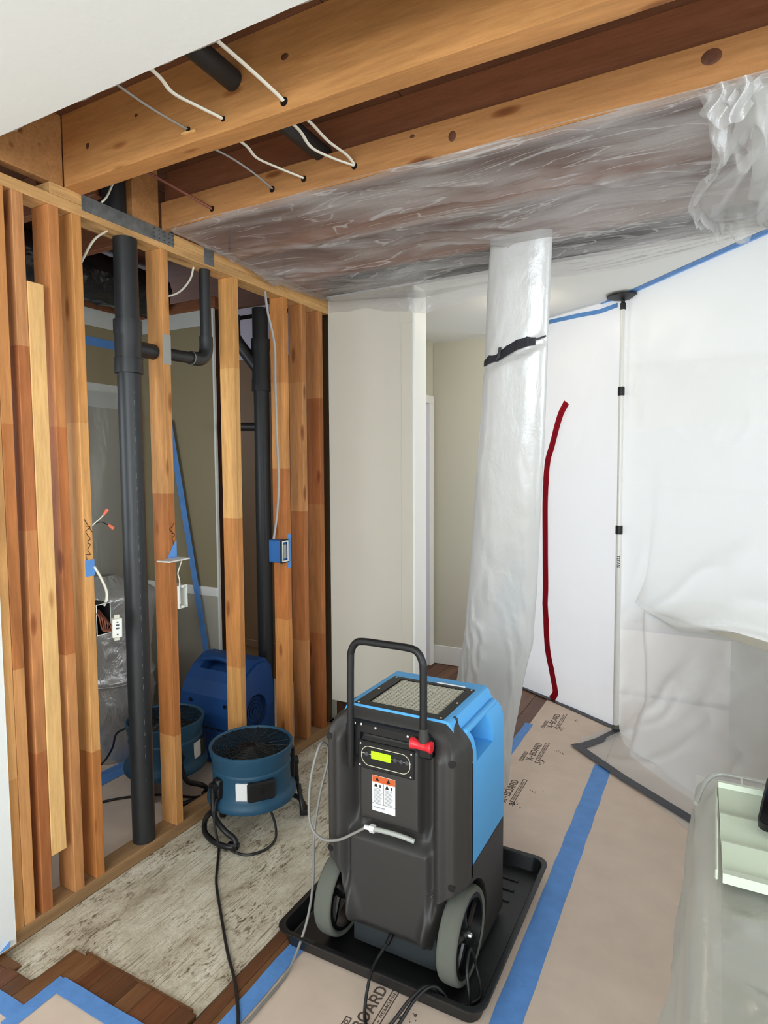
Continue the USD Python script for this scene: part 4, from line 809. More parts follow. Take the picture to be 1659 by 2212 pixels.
# ================================================================== FANS
FX, FY = 0.205, 2.070
def build_fan(name, label, loc, rot, group):
    p = thing(name, label, 'fan', loc, group=group)
    x = UsdGeom.Xform.Get(stage, p); x.AddRotateZOp().Set(rot)
    c = (loc[0], loc[1], 0.0); L = lambda m: m
    at = lambda az, r, z: V([c[0] + r * math.cos(math.radians(az)), c[1] + r * math.sin(math.radians(az)), z])
    obj('housing', lathe([(0.150, 0.118), (0.176, 0.112), (0.190, 0.116), (0.195, 0.128), (0.192, 0.146), (0.180, 0.158), (0.172, 0.170), (0.169, 0.20), (0.1685, 0.250), (0.172, 0.258), (0.1705, 0.266), (0.1665, 0.270), (0.171, 0.292), (0.178, 0.322), (0.183, 0.342), (0.183, 0.349), (0.177, 0.352), (0.170, 0.348), (0.166, 0.335), (0.158, 0.26), (0.158, 0.18), (0.150, 0.118)], c, 56), 'fan_blue', p, smooth=45, label='blue ribbed round housing')
    gl = [tube([at(a, r, 0.344 - 0.01 * (1 - r / 0.17)) for a in range(0, 361, 12)], 0.0016, 5, 0) for r in np.linspace(0.03, 0.165, 13)] + [tube([at(a, 0.02, 0.335), at(a, 0.172, 0.346)], 0.0018, 5, 0) for a in range(0, 360, 20)]
    obj('guard', cat_(gl), 'shell_black', p)
    obj('motor', lathe([(0.001, 0.33), (0.055, 0.328), (0.06, 0.31), (0.06, 0.20), (0.001, 0.19)], c, 28), 'shell_black', p, smooth=40)
    bl = []
    for k in range(5):
        def fn(u, v, k=k):
            r = 0.058 + u * 0.095; a = np.radians(k * 72 + (v - 0.5) * 62); return np.stack([c[0] + r * np.cos(a), c[1] + r * np.sin(a), 0.255 + (v - 0.5) * 0.06 + 0 * u], -1)
        bl.append(grid(fn, 6, 8))
    obj('fan_blade', cat_(bl), 'shell_black', p, smooth=True)
    obj('floor_grate', lathe([(0.001, 0.122), (0.155, 0.122), (0.155, 0.118), (0.001, 0.118)], c, 40), 'shell_black', p)
    def plate(az, w, z0, z1, r0, r1, r=0.004):
        m = cbx(r0, r1, -w / 2, w / 2, z0, z1, r); m.apply_transform(trimesh.transformations.rotation_matrix(math.radians(az), (0, 0, 1))); m.apply_translation((c[0], c[1], 0)); return m
    ob = obj('outlet_box', plate(-37, 0.118, 0.168, 0.250, 0.150, 0.186, 0.008), 'shell_black', p, label='black control and outlet box')
    for k in range(3): obj('socket', plate(-44 + 8 * k, 0.018, 0.200, 0.228, 0.184, 0.1875, 0.001), 'phone_black', ob)
    obj('rating_label', plate(-63, 0.056, 0.172, 0.246, 0.166, 0.1745, 0.0006), 'label_white', p, label='white rating label')
    obj('pivot_knob', cat_([plate(-103, 0.045, 0.16, 0.25, 0.15, 0.192, 0.008), tube([at(-103, 0.17, 0.222), at(-103, 0.208, 0.222)], 0.021, 16, 0)]), 'shell_black', p, smooth=40)
    obj('pivot_knob', cat_([plate(55, 0.05, 0.15, 0.30, 0.15, 0.195, 0.008), tube([at(55, 0.17, 0.222), at(55, 0.212, 0.222)], 0.021, 16, 0)]), 'shell_black', p, smooth=40)
    s1 = [at(-103, 0.20, 0.225), at(-101, 0.206, 0.16), at(-95, 0.214, 0.105), at(-80, 0.225, 0.07), at(-70, 0.222, 0.04), at(-67.5, 0.232, 0.016), at(-76, 0.240, 0.013), at(-92, 0.232, 0.013), at(-112, 0.222, 0.016), at(-124, 0.212, 0.03), at(-118, 0.208, 0.07), at(-104, 0.210, 0.115)]
    obj('stand', tube(s1, 0.0115, 10, 6), 'shell_black', p, smooth=50, label='black bent tube stand')
    s2 = [at(55, 0.20, 0.225), at(56, 0.206, 0.16), at(60, 0.214, 0.105), at(72, 0.225, 0.06), at(80, 0.228, 0.018), at(66, 0.236, 0.013), at(48, 0.234, 0.013), at(34, 0.224, 0.018), at(38, 0.215, 0.06), at(50, 0.210, 0.115)]
    obj('stand', tube(s2, 0.0115, 10, 6), 'shell_black', p, smooth=50)
    obj('rubber_foot', plate(-70, 0.05, 0.0012, 0.026, 0.214, 0.246, 0.006), 'phone_black', p); obj('rubber_foot', plate(36, 0.05, 0.0012, 0.030, 0.208, 0.25, 0.006), 'phone_black', p)
    obj('rubber_foot', plate(150, 0.05, 0.0012, 0.118, 0.12, 0.15, 0.006), 'phone_black', p); obj('rubber_foot', plate(-160, 0.05, 0.0012, 0.118, 0.12, 0.15, 0.006), 'phone_black', p)
    return p
FG = 'round blue fans on the floor'
f1 = build_fan('air_mover', 'round blue floor fan facing upward in front of the bare studs', (FX, FY, -0.010), 0, FG)
f2 = numbered('/World', 'air_mover'); x2 = UsdGeom.Xform.Define(stage, f2); x2.AddTranslateOp().Set(Gf.Vec3d(-0.335, 2.075, -0.001)); x2.AddRotateZOp().Set(78.0)
x2.GetPrim().GetReferences().AddInternalReference(f1); x2.GetPrim().SetInstanceable(True)
for k_, v_ in (('label', 'round blue fan behind the studs, partly hidden by the black drain pipe'), ('category', 'fan'), ('group', FG)): x2.GetPrim().SetCustomDataByKey(k_, v_)

# snail-shaped carpet blower in the side room
bp = [(2.36, 0.012), (2.36, 0.27), (2.375, 0.36), (2.41, 0.43), (2.47, 0.49), (2.55, 0.53), (2.63, 0.525), (2.68, 0.47), (2.70, 0.36), (2.70, 0.012)]
bw = thing('carpet_blower', 'boxy bright blue carpet blower behind the studs by the far pipe', 'fan', (-0.36, 2.53, -0.001))
B0 = Polygon(bp).buffer(-0.012).buffer(0.012)
lo = [prism(B0.buffer(-0.018), 'x', -0.555, -0.54), prism(B0, 'x', -0.54, -0.17), prism(B0.buffer(-0.018), 'x', -0.17, -0.155)]
hv = lambda t: m3.Manifold(m3.Mesh(t.vertices.astype(np.float32), t.faces.astype(np.uint32)))
bm = hv(lo[0]) + hv(lo[1]) + hv(lo[2]) - m3.Manifold.cube((0.20, 0.08, 0.2)).rotate((40, 0, 0)).translate((-0.48, 2.50, 0.42)) - m3.Manifold.cylinder(0.05, 0.09, 0.09, 32).rotate((0, 90, 0)).translate((-0.19, 2.53, 0.26))
bb_ = obj('housing', T(bm), 'blower_blue', bw, smooth=35)
obj('handle', tube([(-0.50, 2.50, 0.505), (-0.38, 2.50, 0.525), (-0.26, 2.50, 0.505)], 0.014, 10, 6), 'blower_blue', bw, smooth=50)
obj('intake_grille', cat_([lathe_x([(r - 0.002, 0), (r + 0.002, 0.002), (r + 0.002, -0.002), (r - 0.002, 0)], (-0.164, 2.53, 0.26), 28) for r in (0.02, 0.04, 0.06, 0.08)]), 'shell_black', bw)
obj('seam', cbx(-0.545, -0.165, 2.3585, 2.362, 0.195, 0.203, 0.001), 'shell_black', bb_)
for a, b in ((-0.46, 0.33), (-0.44, 0.14), (-0.22, 0.33)): obj('bolt', cyl((a, 2.3575, b), (a, 2.362, b), 0.009, 12), 'shell_black', bb_)

# ================================================================== PIPES, CABLES, BOXES IN THE STUD WALL
dp = thing('drain_stack', 'large black plastic drain stack standing in the stud wall with a tee and elbow', 'pipe', (-0.047, 1.69, 0.0))
QX, QY = -0.047, 1.690
obj('stack_pipe', tube([(QX, QY, 0.036), (QX, QY, 1.0), (QX, QY, 1.96)], 0.0445, 36, 0), 'pipe_black', dp, smooth=40)
obj('stack_pipe', tube([(QX, QY, 2.11), (QX, QY, 2.444)], 0.0445, 36, 0), 'pipe_black', dp, smooth=40)
obj('stack_pipe', tube([(QX - 0.03, QY - 0.02, 2.53), (QX - 0.03, QY - 0.02, 2.755)], 0.0445, 36, 0), 'pipe_black', dp, smooth=40)
te = obj('tee_fitting', lathe([(0.0446, 1.93), (0.0530, 1.932), (0.0530, 1.985), (0.0500, 1.992), (0.0500, 2.075), (0.0530, 2.082), (0.0530, 2.135), (0.0446, 2.137)], (QX, QY, 0), 40), 'pipe_black', dp, smooth=40)
obj('hub_ring', cat_([lathe([(0.0445, z - 0.0012), (0.0536, z - 0.0012), (0.0536, z + 0.0012), (0.0445, z + 0.0012)], (QX, QY, 0), 40) for z in (1.988,)]), 'phone_black', te)
obj('tee_branch', cat_([tube([(QX, QY + 0.03, 2.035), (QX, 1.812, 2.035)], 0.031, 28, 0)]), 'pipe_black', dp, smooth=40)
obj('branch_pipe', tube([(QX, 1.78, 2.035), (QX, 2.03, 2.043)], 0.0245, 24, 0), 'pipe_black', dp, smooth=40)
el = [(QX, 2.015 + 0, 2.043), (QX, 2.05, 2.044), (QX, 2.082, 2.052), (QX, 2.105, 2.075), (QX, 2.112, 2.107), (QX, 2.112, 2.15)]
obj('elbow', tube(el, 0.0300, 24, 6), 'pipe_black', dp, smooth=40); obj('elbow_ring', tube([(QX, 2.016, 2.043), (QX, 2.0195, 2.043)], 0.0303, 24, 0), 'print_grey', dp)
obj('vent_pipe', tube([(QX, 2.112, 2.14), (QX, 2.112, 2.4435)], 0.0245, 24, 0), 'pipe_black', dp, smooth=40)
pr_ = [bx(-0.001, 0.0, -0.0011, 0.0011, z, z + h * 0.6) for z, h in [(0.3 + 0.047 * k, 0.012 + 0.012 * ((k * 7) % 3)) for k in range(34)]]
pm_ = cat_(pr_); a = math.radians(-20); ca, sa = math.cos(a), math.sin(a); v = pm_.vertices.copy()
pm_.vertices = np.stack([QX + ca * (0.0449 + v[:, 0]) - sa * v[:, 1], QY + sa * (0.0449 + v[:, 0]) + ca * v[:, 1], v[:, 2]], 1)
obj('print_line', pm_, 'print_faint', dp, kind='stuff')
d2 = thing('drain_stack', 'black drain pipe with slanted wye branch standing behind the third open stud', 'pipe', (-0.30, 2.80, -0.002))
obj('stack_pipe', tube([(-0.30, 2.80, 0.0), (-0.30, 2.80, 2.46)], 0.044, 30, 0), 'pipe_black', d2, smooth=40)
obj('hub', lathe([(0.044, 2.0), (0.053, 2.0), (0.053, 2.06), (0.05, 2.07), (0.05, 2.22), (0.053, 2.23), (0.053, 2.29), (0.044, 2.29)], (-0.30, 2.80, 0), 32), 'pipe_black', d2, smooth=40)
obj('wye_branch', tube([(-0.30, 2.80, 2.10), (-0.36, 2.76, 2.20), (-0.41, 2.72, 2.29), (-0.415, 2.715, 2.33), (-0.415, 2.715, 2.42)], 0.034, 24, 5), 'pipe_black', d2, smooth=40)
obj('side_branch', tube([(-0.30, 2.80, 1.80), (-0.40, 2.74, 1.80), (-0.50, 2.69, 1.80)], 0.024, 20, 0), 'pipe_black', d2, smooth=40)
# black pipe crossing the ceiling bays
ap = thing('overhead_pipe', 'thick black pipe crossing through the honey-coloured ceiling beam', 'pipe', (0.755, 1.3, 2.66))
obj('pipe', tube([(0.752, 0.6, 2.672), (0.757, 1.409, 2.650)], 0.030, 24, 0), 'pipe_black', ap, smooth=40)
obj('pipe', tube([(0.757, 1.478, 2.648), (0.762, 1.829, 2.640), (0.762, 1.867, 2.640)], 0.030, 24, 0), 'pipe_black', ap, smooth=40)
ap2 = obj('overhead_pipe', tube([(2.10, 1.99, 2.60), (2.6, 1.97, 2.60)], 0.045, 24, 0), 'pipe_black', smooth=40, label='black pipe end at the right frame edge above the gathered sheeting', cat='pipe')
def cable(pts, r, material, label, cat='cable', name='cable', flat=0.62, n=8):
    return obj(name, tube(pts, r, n, 7, flat), material, smooth=60, label=label, cat=cat)
cable([(0.914, 0.95, 2.575), (0.914, 1.172, 2.572), (0.916, 1.29, 2.569), (0.925, 1.385, 2.556), (0.929, 1.413, 2.548)], 0.0062, 'cable_white', 'white cable running to a hole right of the black overhead pipe')
cable([(0.700, 0.95, 2.58), (0.694, 1.176, 2.570), (0.683, 1.25, 2.558), (0.690, 1.33, 2.562), (0.708, 1.395, 2.560), (0.711, 1.413, 2.559)], 0.0062, 'cable_white', 'white bent cable dropping from the drywall edge left of the overhead pipe')
cable([(0.570, 0.95, 2.58), (0.563, 1.177, 2.571), (0.560, 1.29, 2.569), (0.570, 1.39, 2.566), (0.575, 1.413, 2.565)], 0.0042, 'cable_grey', 'thin grey cable nearest the left wall in the first ceiling bay')
cable([(0.549, 1.474, 2.565), (0.556, 1.60, 2.575), (0.568, 1.70, 2.566), (0.562, 1.80, 2.560), (0.559, 1.832, 2.558)], 0.0042, 'cable_grey', 'thin grey cable crossing the second ceiling bay to a dark hole')
cable([(0.668, 1.474, 2.563), (0.655, 1.58, 2.572), (0.638, 1.65, 2.570), (0.650, 1.74, 2.575), (0.688, 1.815, 2.567), (0.695, 1.832, 2.565)], 0.0055, 'cable_white', 'white kinked cable in the middle of the second ceiling bay')
cable([(0.905, 1.474, 2.556), (0.905, 1.56, 2.575), (0.895, 1.68, 2.574), (0.902, 1.78, 2.573), (0.901, 1.832, 2.564)], 0.0055, 'cable_white', 'upper white cable of the pair entering the pale beam furthest right')
cable([(0.880, 1.474, 2.550), (0.865, 1.57, 2.563), (0.848, 1.66, 2.556), (0.868, 1.75, 2.558), (0.896, 1.82, 2.560), (0.898, 1.832, 2.560)], 0.0055, 'cable_white', 'lower white cable of the pair entering the pale beam furthest right')
cable([(0.08, 1.52, 2.66), (0.12, 1.60, 2.645), (0.19, 1.73, 2.60), (0.268, 1.832, 2.547)], 0.0055, 'copper_brown', 'rusty brown cable slanting into the pale beam near the wall plate', flat=1.0)
HO = '/World/timber_beam'
for x, z, r in ((0.932, 2.545, 0.012), (0.715, 2.557, 0.008), (0.579, 2.562, 0.008)): obj('cable_hole', cyl((x, 1.4088, z), (x, 1.412, z), r, 14), 'void_dark', HO)
for x, z in ((0.559, 2.556), (0.697, 2.562), (0.902, 2.558), (0.271, 2.545)): obj('cable_hole', cyl((x, 1.8288, z), (x, 1.832, z), 0.011, 14), 'void_dark', '/World/timber_beam_002')
obj('splinter', prism([(0.555, 2.551), (0.60, 2.5485), (0.61, 2.552), (0.56, 2.5555)], 'y', 1.403, 1.4099), 'board_yellow', HO)
cable([(0.030, 1.64, 2.70), (0.012, 1.60, 2.61), (0.004, 1.575, 2.55), (-0.004, 1.556, 2.522)], 0.0062, 'cable_white', 'white cable bending down behind the steel strap into the stud wall')
cable([(-0.035, 1.60, 2.443), (-0.030, 1.54, 2.39), (-0.026, 1.49, 2.31), (-0.028, 1.471, 2.27)], 0.0066, 'cable_white', 'white cable slanting down from the top plate left of the drain stack')
cable([(-0.06, 2.06, 2.443), (-0.055, 2.03, 2.38), (-0.05, 1.96, 2.31), (-0.05, 1.862, 2.262)], 0.0042, 'cable_white', 'thin pale cable curving between the top plate and the elbow vent pipe', flat=1)
cable([(-0.02, 2.50, 2.443), (-0.018, 2.515, 2.35), (-0.012, 2.558, 2.19), (-0.016, 2.566, 2.0), (-0.014, 2.568, 1.75), (-0.012, 2.575, 1.5), (-0.016, 2.562, 1.33), (-0.028, 2.545, 1.195)], 0.0075, 'cable_grey', 'long pale grey cable hanging down to the blue electrical box')
# blue box on the fourth open stud
eb = thing('electrical_box', 'blue electrical box with open black and white front at the pale cable', 'electrical box', (-0.03, 2.58, 1.065))
obj('body', cbx(-0.072, 0.004, 2.557, 2.6185, 1.070, 1.188, 0.004), 'box_blue', eb)
fr_ = lambda y0, y1, z0, z1, t: Polygon([(y0, z0), (y1, z0), (y1, z1), (y0, z1)]).difference(sbox(y0 + t, z0 + t, y1 - t, z1 - t))
obj('front_rim', prism(fr_(2.557, 2.6185, 1.068, 1.19, 0.007), 'x', 0.0045, 0.012), 'shell_black', eb); obj('rim_ring', prism(fr_(2.562, 2.614, 1.074, 1.184, 0.007), 'x', 0.0122, 0.0145), 'box_white', eb)
obj('device', cbx(0.0045, 0.0125, 2.576, 2.60, 1.09, 1.165, 0.002), 'print_grey', eb)
obj('stud_tape', cbx(0.0004, 0.0016, 2.625, 2.655, 1.035, 1.215, 0.0004), 'blue_tape', label='blue tape on the stud behind the blue electrical box', cat='tape')
# open black box with a hanging receptacle
ob = thing('electrical_box', 'open black outlet box with a loose white receptacle hanging out by the drain stack', 'electrical box', (-0.02, 1.50, 0.92))
obj('body', T(hv(cbx(-0.075, 0.0, 1.4695, 1.532, 0.945, 1.062, 0.002)) - hv(bx(-0.07, 0.1, 1.4735, 1.528, 0.949, 1.058))), 'shell_black', ob)
obj('rim', prism(fr_(1.4700, 1.5315, 0.9455, 1.0615, 0.0025), 'x', 0.0002, 0.0016), 'box_white', ob)
obj('wires', cat_([tube([(-0.05, 1.50 + 0.006 * k, 1.03), (0.012, 1.495 + 0.012 * k, 1.0 - 0.012 * k), (0.0, 1.51 + 0.007 * k, 0.962), (0.02, 1.53 + 0.004 * k, 0.955)], 0.0028, 6, 5) for k in range(-2, 4)]), 'copper_brown', ob, smooth=60, kind='stuff')
rc_ = cbx(-0.012, 0.012, -0.017, 0.017, -0.036, 0.036, 0.002)
def place(m, rz, ry, p):
    m = m.copy(); m.apply_transform(trimesh.transformations.rotation_matrix(math.radians(ry), (0, 1, 0))); m.apply_transform(trimesh.transformations.rotation_matrix(math.radians(rz), (0, 0, 1))); m.apply_translation(p); return m
RP = (0.032, 1.532, 0.968)
rcp = obj('receptacle', place(rc_, -28, 6, RP), 'box_white', ob, label='white receptacle')
obj('socket_slot', place(cat_([bx(0.0115, 0.0128, -0.006, 0.006, z, z + 0.006) for z in (-0.002, 0.010)] + [bx(0.0115, 0.0128, -0.003, 0.003, z, z + 0.005) for z in (-0.026, 0.022)]), -28, 6, RP), 'label_ink', rcp)
for z in (-0.050, 0.036): obj('mounting_ear', place(bx(-0.002, 0.001, -0.009, 0.009, z, z + 0.014), -28, 6, RP), 'mesh_steel', rcp)
cable([(0.003, 1.468, 1.205), (0.008, 1.490, 1.16), (0.006, 1.512, 1.11), (-0.004, 1.520, 1.075), (-0.02, 1.520, 1.05)], 0.0075, 'cable_white', 'short thick white cable from the blue stud tape into the open black box')
obj('stud_tape', cbx(0.0005, 0.002, 1.4325, 1.4705, 1.172, 1.232, 0.0004), 'blue_tape', label='square of blue tape on the stud above the hanging receptacle', cat='tape')
wn = thing('wire_nuts', 'two stripped wires capped with orange wire nuts poking out of a stud', 'wire', (0.0, 1.47, 1.35))
obj('wire', tube([(-0.005, 1.468, 1.352), (0.004, 1.49, 1.372), (0.006, 1.515, 1.392)], 0.0022, 6, 6), 'cable_white', wn); obj('wire', tube([(-0.005, 1.468, 1.355), (0.004, 1.50, 1.365), (0.004, 1.535, 1.350)], 0.0018, 6, 6), 'shell_black', wn)
obj('nut', tube([(0.006, 1.510, 1.388), (0.007, 1.528, 1.408)], [0.0042, 0.007], 10, 0), 'wire_nut', wn); obj('nut', tube([(0.004, 1.532, 1.353), (0.004, 1.552, 1.338)], [0.0042, 0.007], 10, 0), 'wire_nut', wn)
# white plate and box on the second open stud
obj('cover_plate', place(cbx(-0.034, 0.034, -0.062, 0.062, -0.003, 0.003, 0.002), 6, 0, (0.032, 1.815, 1.186)), 'box_white', label='white cover plate held edge-on to a stud by blue tape', cat='cover plate')
obj('stud_tape', prism([(1.812, 1.192), (1.861, 1.188), (1.861, 1.262), (1.845, 1.245)], 'x', 0.0006, 0.002), 'blue_tape', label='torn blue tape above the edge-on white cover plate', cat='tape')
sb = thing('electrical_box', 'empty white switch box beside the second open stud', 'electrical box', (-0.02, 1.885, 0.96))
obj('body', T(hv(cbx(-0.06, 0.006, 1.8605, 1.912, 0.968, 1.066, 0.002)) - hv(bx(-0.045, 0.1, 1.8635, 1.909, 0.972, 1.062))), 'box_white', sb)
obj('screw_tab', cat_([bx(-0.02, 0.005, 1.879, 1.893, 1.056, 1.0625)]), 'box_white', sb); obj('screw_tab', bx(-0.02, 0.005, 1.879, 1.893, 0.9715, 0.978), 'box_white', sb)
cable([(0.03, 1.862, 1.182), (0.010, 1.868, 1.15), (0.006, 1.860, 1.12), (0.006, 1.868, 1.09), (0.004, 1.868, 1.05), (0.0075, 1.866, 0.99)], 0.0026, 'cable_white', 'thin white wire curling from the cover plate to the white switch box', flat=1)

# ------------------------------------------------------------------ side room: wrapped tank, hung sheet, duct, cords
def tank_fn(u, v):
    th = u * 2 * np.pi; z = v * 0.98
    R = 0.235 + 0.012 * np.sin(z * 9) - 0.20 * ss(0.86, 0.98, z) ** 2 + 0.014 * np.exp(-((z - 0.44) / 0.012) ** 2) - 0.05 * ss(0.40, 0.1, z) * 0.6
    R = R + 0.03 * noise(np.cos(th) * 1.6, np.sin(th) * 1.6, z * 3, 5) + 0.012 * ridged(np.cos(th) * 2, np.sin(th) * 2, z * 4, 8)
    return np.stack([-0.955 + R * np.cos(th), 2.24 + R * np.sin(th), 0.002 + z], -1)
tk = thing('wrapped_tank', 'grey rounded tank wrapped in shiny plastic behind the drain stack', 'tank', (-0.955, 2.24, 0.0))
obj('wrap', grid(tank_fn, 64, 80), 'tank_plastic', tk, smooth=True)
obj('wrap_band', cat_([tube([(-0.955 + 0.246 * math.cos(t), 2.24 + 0.246 * math.sin(t), z + 0.008 * math.sin(3 * t)) for t in np.linspace(0, 2 * np.pi, 33)], 0.004, 6, 0) for z in (0.435,)]), 'tank_plastic', tk)
def hung_fn(u, v):
    z = 2.02 - v * 2.015; x = -1.218 + 0.03 * v + 0.02 * noise(u * 4, v * 3, 0 * u, 4) + 0.27 * np.exp(-((u - 0.55) / 0.16) ** 2) * ss(0.45, 0.85, v) * 0
    return np.stack([x + 0.012 * np.sin(u * 22 + v * 4), 1.1 + u * 1.62 - 0.02 * v, z], -1)
obj('hung_sheeting', grid(hung_fn, 70, 60), 'clear_sheet_plastic', smooth=True, label='dull clear plastic sheet hanging on the side room wall behind the tank', cat='plastic sheet')
obj('wall_tape', bx(-1.2495, -1.2475, 0.9, 2.76, 2.285, 2.335), 'blue_tape', label='horizontal blue tape high on the side room wall', cat='tape')
tape_line('wall_tape', [(-0.985, 2.752, 1.86), (-0.90, 2.755, 1.40), (-0.80, 2.757, 0.85), (-0.715, 2.757, 0.38)], 0.045, (1, 0, 0.17), 'blue_tape', 'long slanting blue tape on the far side room wall above the fans')
def duct_fn(u, v):
    th = u * 2 * np.pi; y = 1.2 + v * 1.5; R = 0.135 + 0.02 * noise(np.cos(th) * 2, np.sin(th) * 2, y * 7, 3) + 0.012 * ridged(np.cos(th) * 2, np.sin(th) * 2, y * 5, 7)
    return np.stack([-1.02 + R * np.cos(th), y, 2.60 + R * 0.95 * np.sin(th)], -1)
obj('insulated_duct', grid(duct_fn, 48, 60), 'duct_black', smooth=True, label='shiny black wrapped duct under the side room ceiling', cat='duct')
for i, (y, z) in enumerate(((1.62, 2.60), (2.05, 2.62))):
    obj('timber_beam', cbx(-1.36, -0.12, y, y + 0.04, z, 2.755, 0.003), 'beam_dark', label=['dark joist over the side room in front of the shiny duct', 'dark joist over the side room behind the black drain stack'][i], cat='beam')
def cord(pts, label, r=0.0052, group=None):
    return obj('extension_cord', tube(pts, r, 10, 8), 'cord_black', smooth=60, label=label, cat='cord')
cord([(0.178, 1.875, 0.175), (0.205, 1.83, 0.12), (0.225, 1.83, 0.02), (0.232, 1.825, -0.004), (0.300, 1.745, -0.004), (0.37, 1.665, -0.004), (0.50, 1.55, -0.004), (0.64, 1.430, -0.004), (0.73, 1.36, -0.002), (0.81, 1.285, 0.006), (0.87, 1.215, 0.0075), (0.93, 1.10, 0.007)], 'black extension cord running from the near fan across the stained floor')
cord([(0.36, 1.99, 0.14), (0.385, 2.0, 0.06), (0.395, 1.99, 0.004), (0.402, 1.935, -0.004), (0.385, 1.885, -0.004), (0.35, 1.852, -0.004), (0.30, 1.842, -0.001), (0.262, 1.845, 0.006)], 'black lead looping on the stained floor in front of the near fan')
cord([(-0.62, 1.62, 0.006), (-0.50, 1.84, 0.006), (-0.40, 1.95, 0.006), (-0.28, 2.02, 0.008), (-0.13, 2.08, 0.008), (-0.14, 2.2, 0.008)], 'black cord curving over the side room floor behind the drain stack')
cord([(-0.72, 1.75, 0.01), (-0.74, 2.0, 0.05), (-0.70, 2.05, 0.13), (-0.62, 2.02, 0.24), (-0.55, 2.05, 0.28)], 'thin black cord rising beside the wrapped tank')

# ================================================================== TABLE UNDER PLASTIC
tb = thing('covered_table', 'table draped in cloudy plastic at the lower right', 'table', (2.55, 1.25, 0.0))
obj('tabletop', cbx(2.02, 3.2, 0.35, 1.735, 0.705, 0.742, 0.004), 'dado_paint', tb)
for x in (2.06, 3.10):
    for y in (0.42, 1.66): obj('leg', cbx(x, x + 0.05, y, y + 0.05, 0.0015, 0.705, 0.003), 'plate_fir', tb)
def drape(u, v):
    Y = 0.30 + u * 1.46; s = v * 1.55                              # s runs up the side and over the top
    top = 0.748; fl = 0.07 * ss(0.75, 0.0, s)
    X = np.where(s < 0.70, 1.962 - fl * 0.6, np.where(s < 0.79, 1.962 + 0.045 * (1 - np.cos((s - 0.70) / 0.09 * np.pi / 2)), 2.007 + (s - 0.79)))
    Z = np.where(s < 0.70, 0.003 + s, np.where(s < 0.79, 0.703 + 0.045 * np.sin((s - 0.70) / 0.09 * np.pi / 2), top))
    side = ss(0.8, 0.6, s)
    X = X + side * (0.030 * noise(Y * 5, Z * 2, 0 * Y, 3) + 0.012 * np.sin(Y * 19 + Z * 3) * ss(0.7, 0.1, s) - 0.012 * ridged(Y * 5, Z * 3 + Y * 2, 0 * Y, 17))
    tops = ss(0.78, 0.86, s)
    Z = Z + tops * (0.016 * np.maximum(0, noise(X * 7, Y * 6, 0 * Y, 5) * 2) + 0.012 * ridged(X * 4 + Y * 2, Y * 5 - X * 2, 0 * Y, 9))
    return np.stack([X, Y, Z], -1)
pc_ = obj('plastic_cover', grid(drape, 120, 110), 'table_plastic', tb, smooth=True, label='cloudy wrinkled plastic drape')
def back_drape(u, v):
    X = 1.965 + u * 1.2; s = v * 0.75
    return np.stack([X, 1.762 + 0.02 * np.sin(X * 17) * s + 0.05 * s + 0 * X, 0.755 - s + 0.006 * np.sin(X * 21) * (1 - v)], -1)
obj('back_hem', grid(back_drape, 60, 20), 'table_plastic', pc_, smooth=True)
obj('rolled_edge', tube([(1.968, 1.62, 0.745), (1.985, 1.70, 0.762), (2.012, 1.752, 0.768), (2.06, 1.762, 0.768), (2.2, 1.762, 0.766), (2.6, 1.76, 0.764), (3.1, 1.76, 0.764)], 0.006, 8, 6), 'table_plastic', pc_, smooth=60)
obj('taped_seam', ribbon([(2.066, 1.752, 0.772), (2.068, 1.70, 0.764), (2.070, 1.645, 0.768)], 0.004, (1, 0, 0), 0.001), 'roll_plastic', pc_)
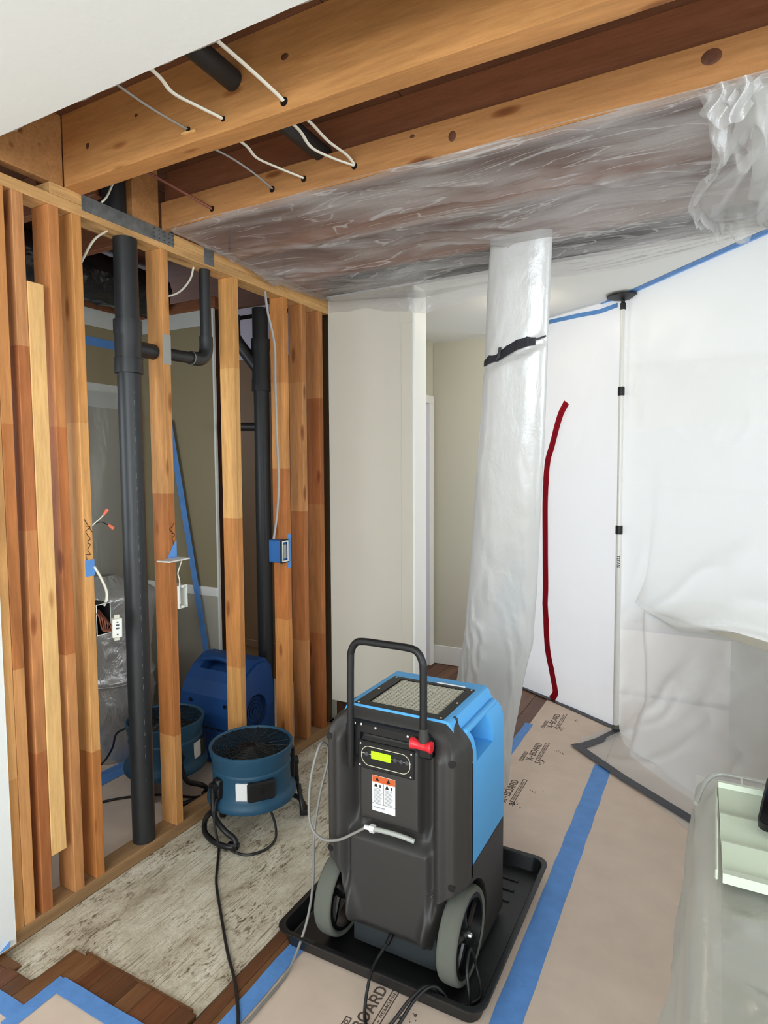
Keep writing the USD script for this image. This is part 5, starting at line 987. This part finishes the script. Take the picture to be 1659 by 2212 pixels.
# pale slatted cover lying on the table
cvp = [(1.640, 0.768), (1.640, 0.806), (1.624, 0.808), (1.620, 0.797), (1.522, 0.771), (1.518, 0.789), (1.506, 0.792), (1.412, 0.770), (1.408, 0.787), (1.396, 0.790), (1.314, 0.771), (1.310, 0.783), (1.290, 0.785), (1.286, 0.768)]
cv = thing('slatted_cover', 'pale greenish white slatted panel lying on the plastic-covered table', 'panel', (2.30, 1.46, 0.768))
cm = prism(cvp, 'x', 2.014, 2.62)
sh = (cm.vertices[:, 1] - 1.64) * 0.0; cm.vertices[:, 0] += np.where(cm.vertices[:, 0] < 2.1, (1.64 - cm.vertices[:, 1]) * 0.02, 0)
obj('slats', cm, 'cover_white', cv); obj('end_cap', cbx(2.008, 2.0135, 1.29, 1.638, 0.768, 0.788, 0.002), 'cover_white', cv)
ph = thing('handheld_device', 'black round-cornered handheld device lying on the pale slatted panel', 'phone', (2.15, 1.58, 0.80))
pb = prism(Polygon([(-0.045, -0.085), (0.045, -0.085), (0.045, 0.085), (-0.045, 0.085)]).buffer(-0.018).buffer(0.018), 'z', -0.008, 0.006)
gl_ = prism(Polygon([(-0.041, -0.081), (0.041, -0.081), (0.041, 0.081), (-0.041, 0.081)]).buffer(-0.016).buffer(0.016), 'z', 0.006, 0.0068)
def tilt(m):
    m = m.copy(); m.apply_transform(trimesh.transformations.rotation_matrix(math.radians(12), (1, 0, 0))); m.apply_transform(trimesh.transformations.rotation_matrix(math.radians(-10), (0, 0, 1))); m.apply_translation((2.142, 1.53, 0.826)); return m
obj('body', tilt(pb), 'phone_black', ph); obj('screen', tilt(gl_), 'phone_glass', ph, label='glossy dark screen')
# counter that the side sheeting hangs over
kc = thing('kitchen_counter', 'counter hidden behind the side sheeting, its edge pushing the plastic out', 'counter', (2.9, 3.6, 0.0))
def along(s0, s1, o0, o1): return [tuple(ZB + rd * s + rn * o) for s, o in ((s0, o0), (s1, o0), (s1, o1), (s0, o1))]
obj('cabinet', prism(along(0.5, 2.6, -0.70, -0.35), 'z', 0.001, 0.80), 'dado_paint', kc); obj('worktop', prism(along(0.40, 2.6, -0.30, 0.085), 'z', 0.80, 0.835), 'dado_paint', kc)
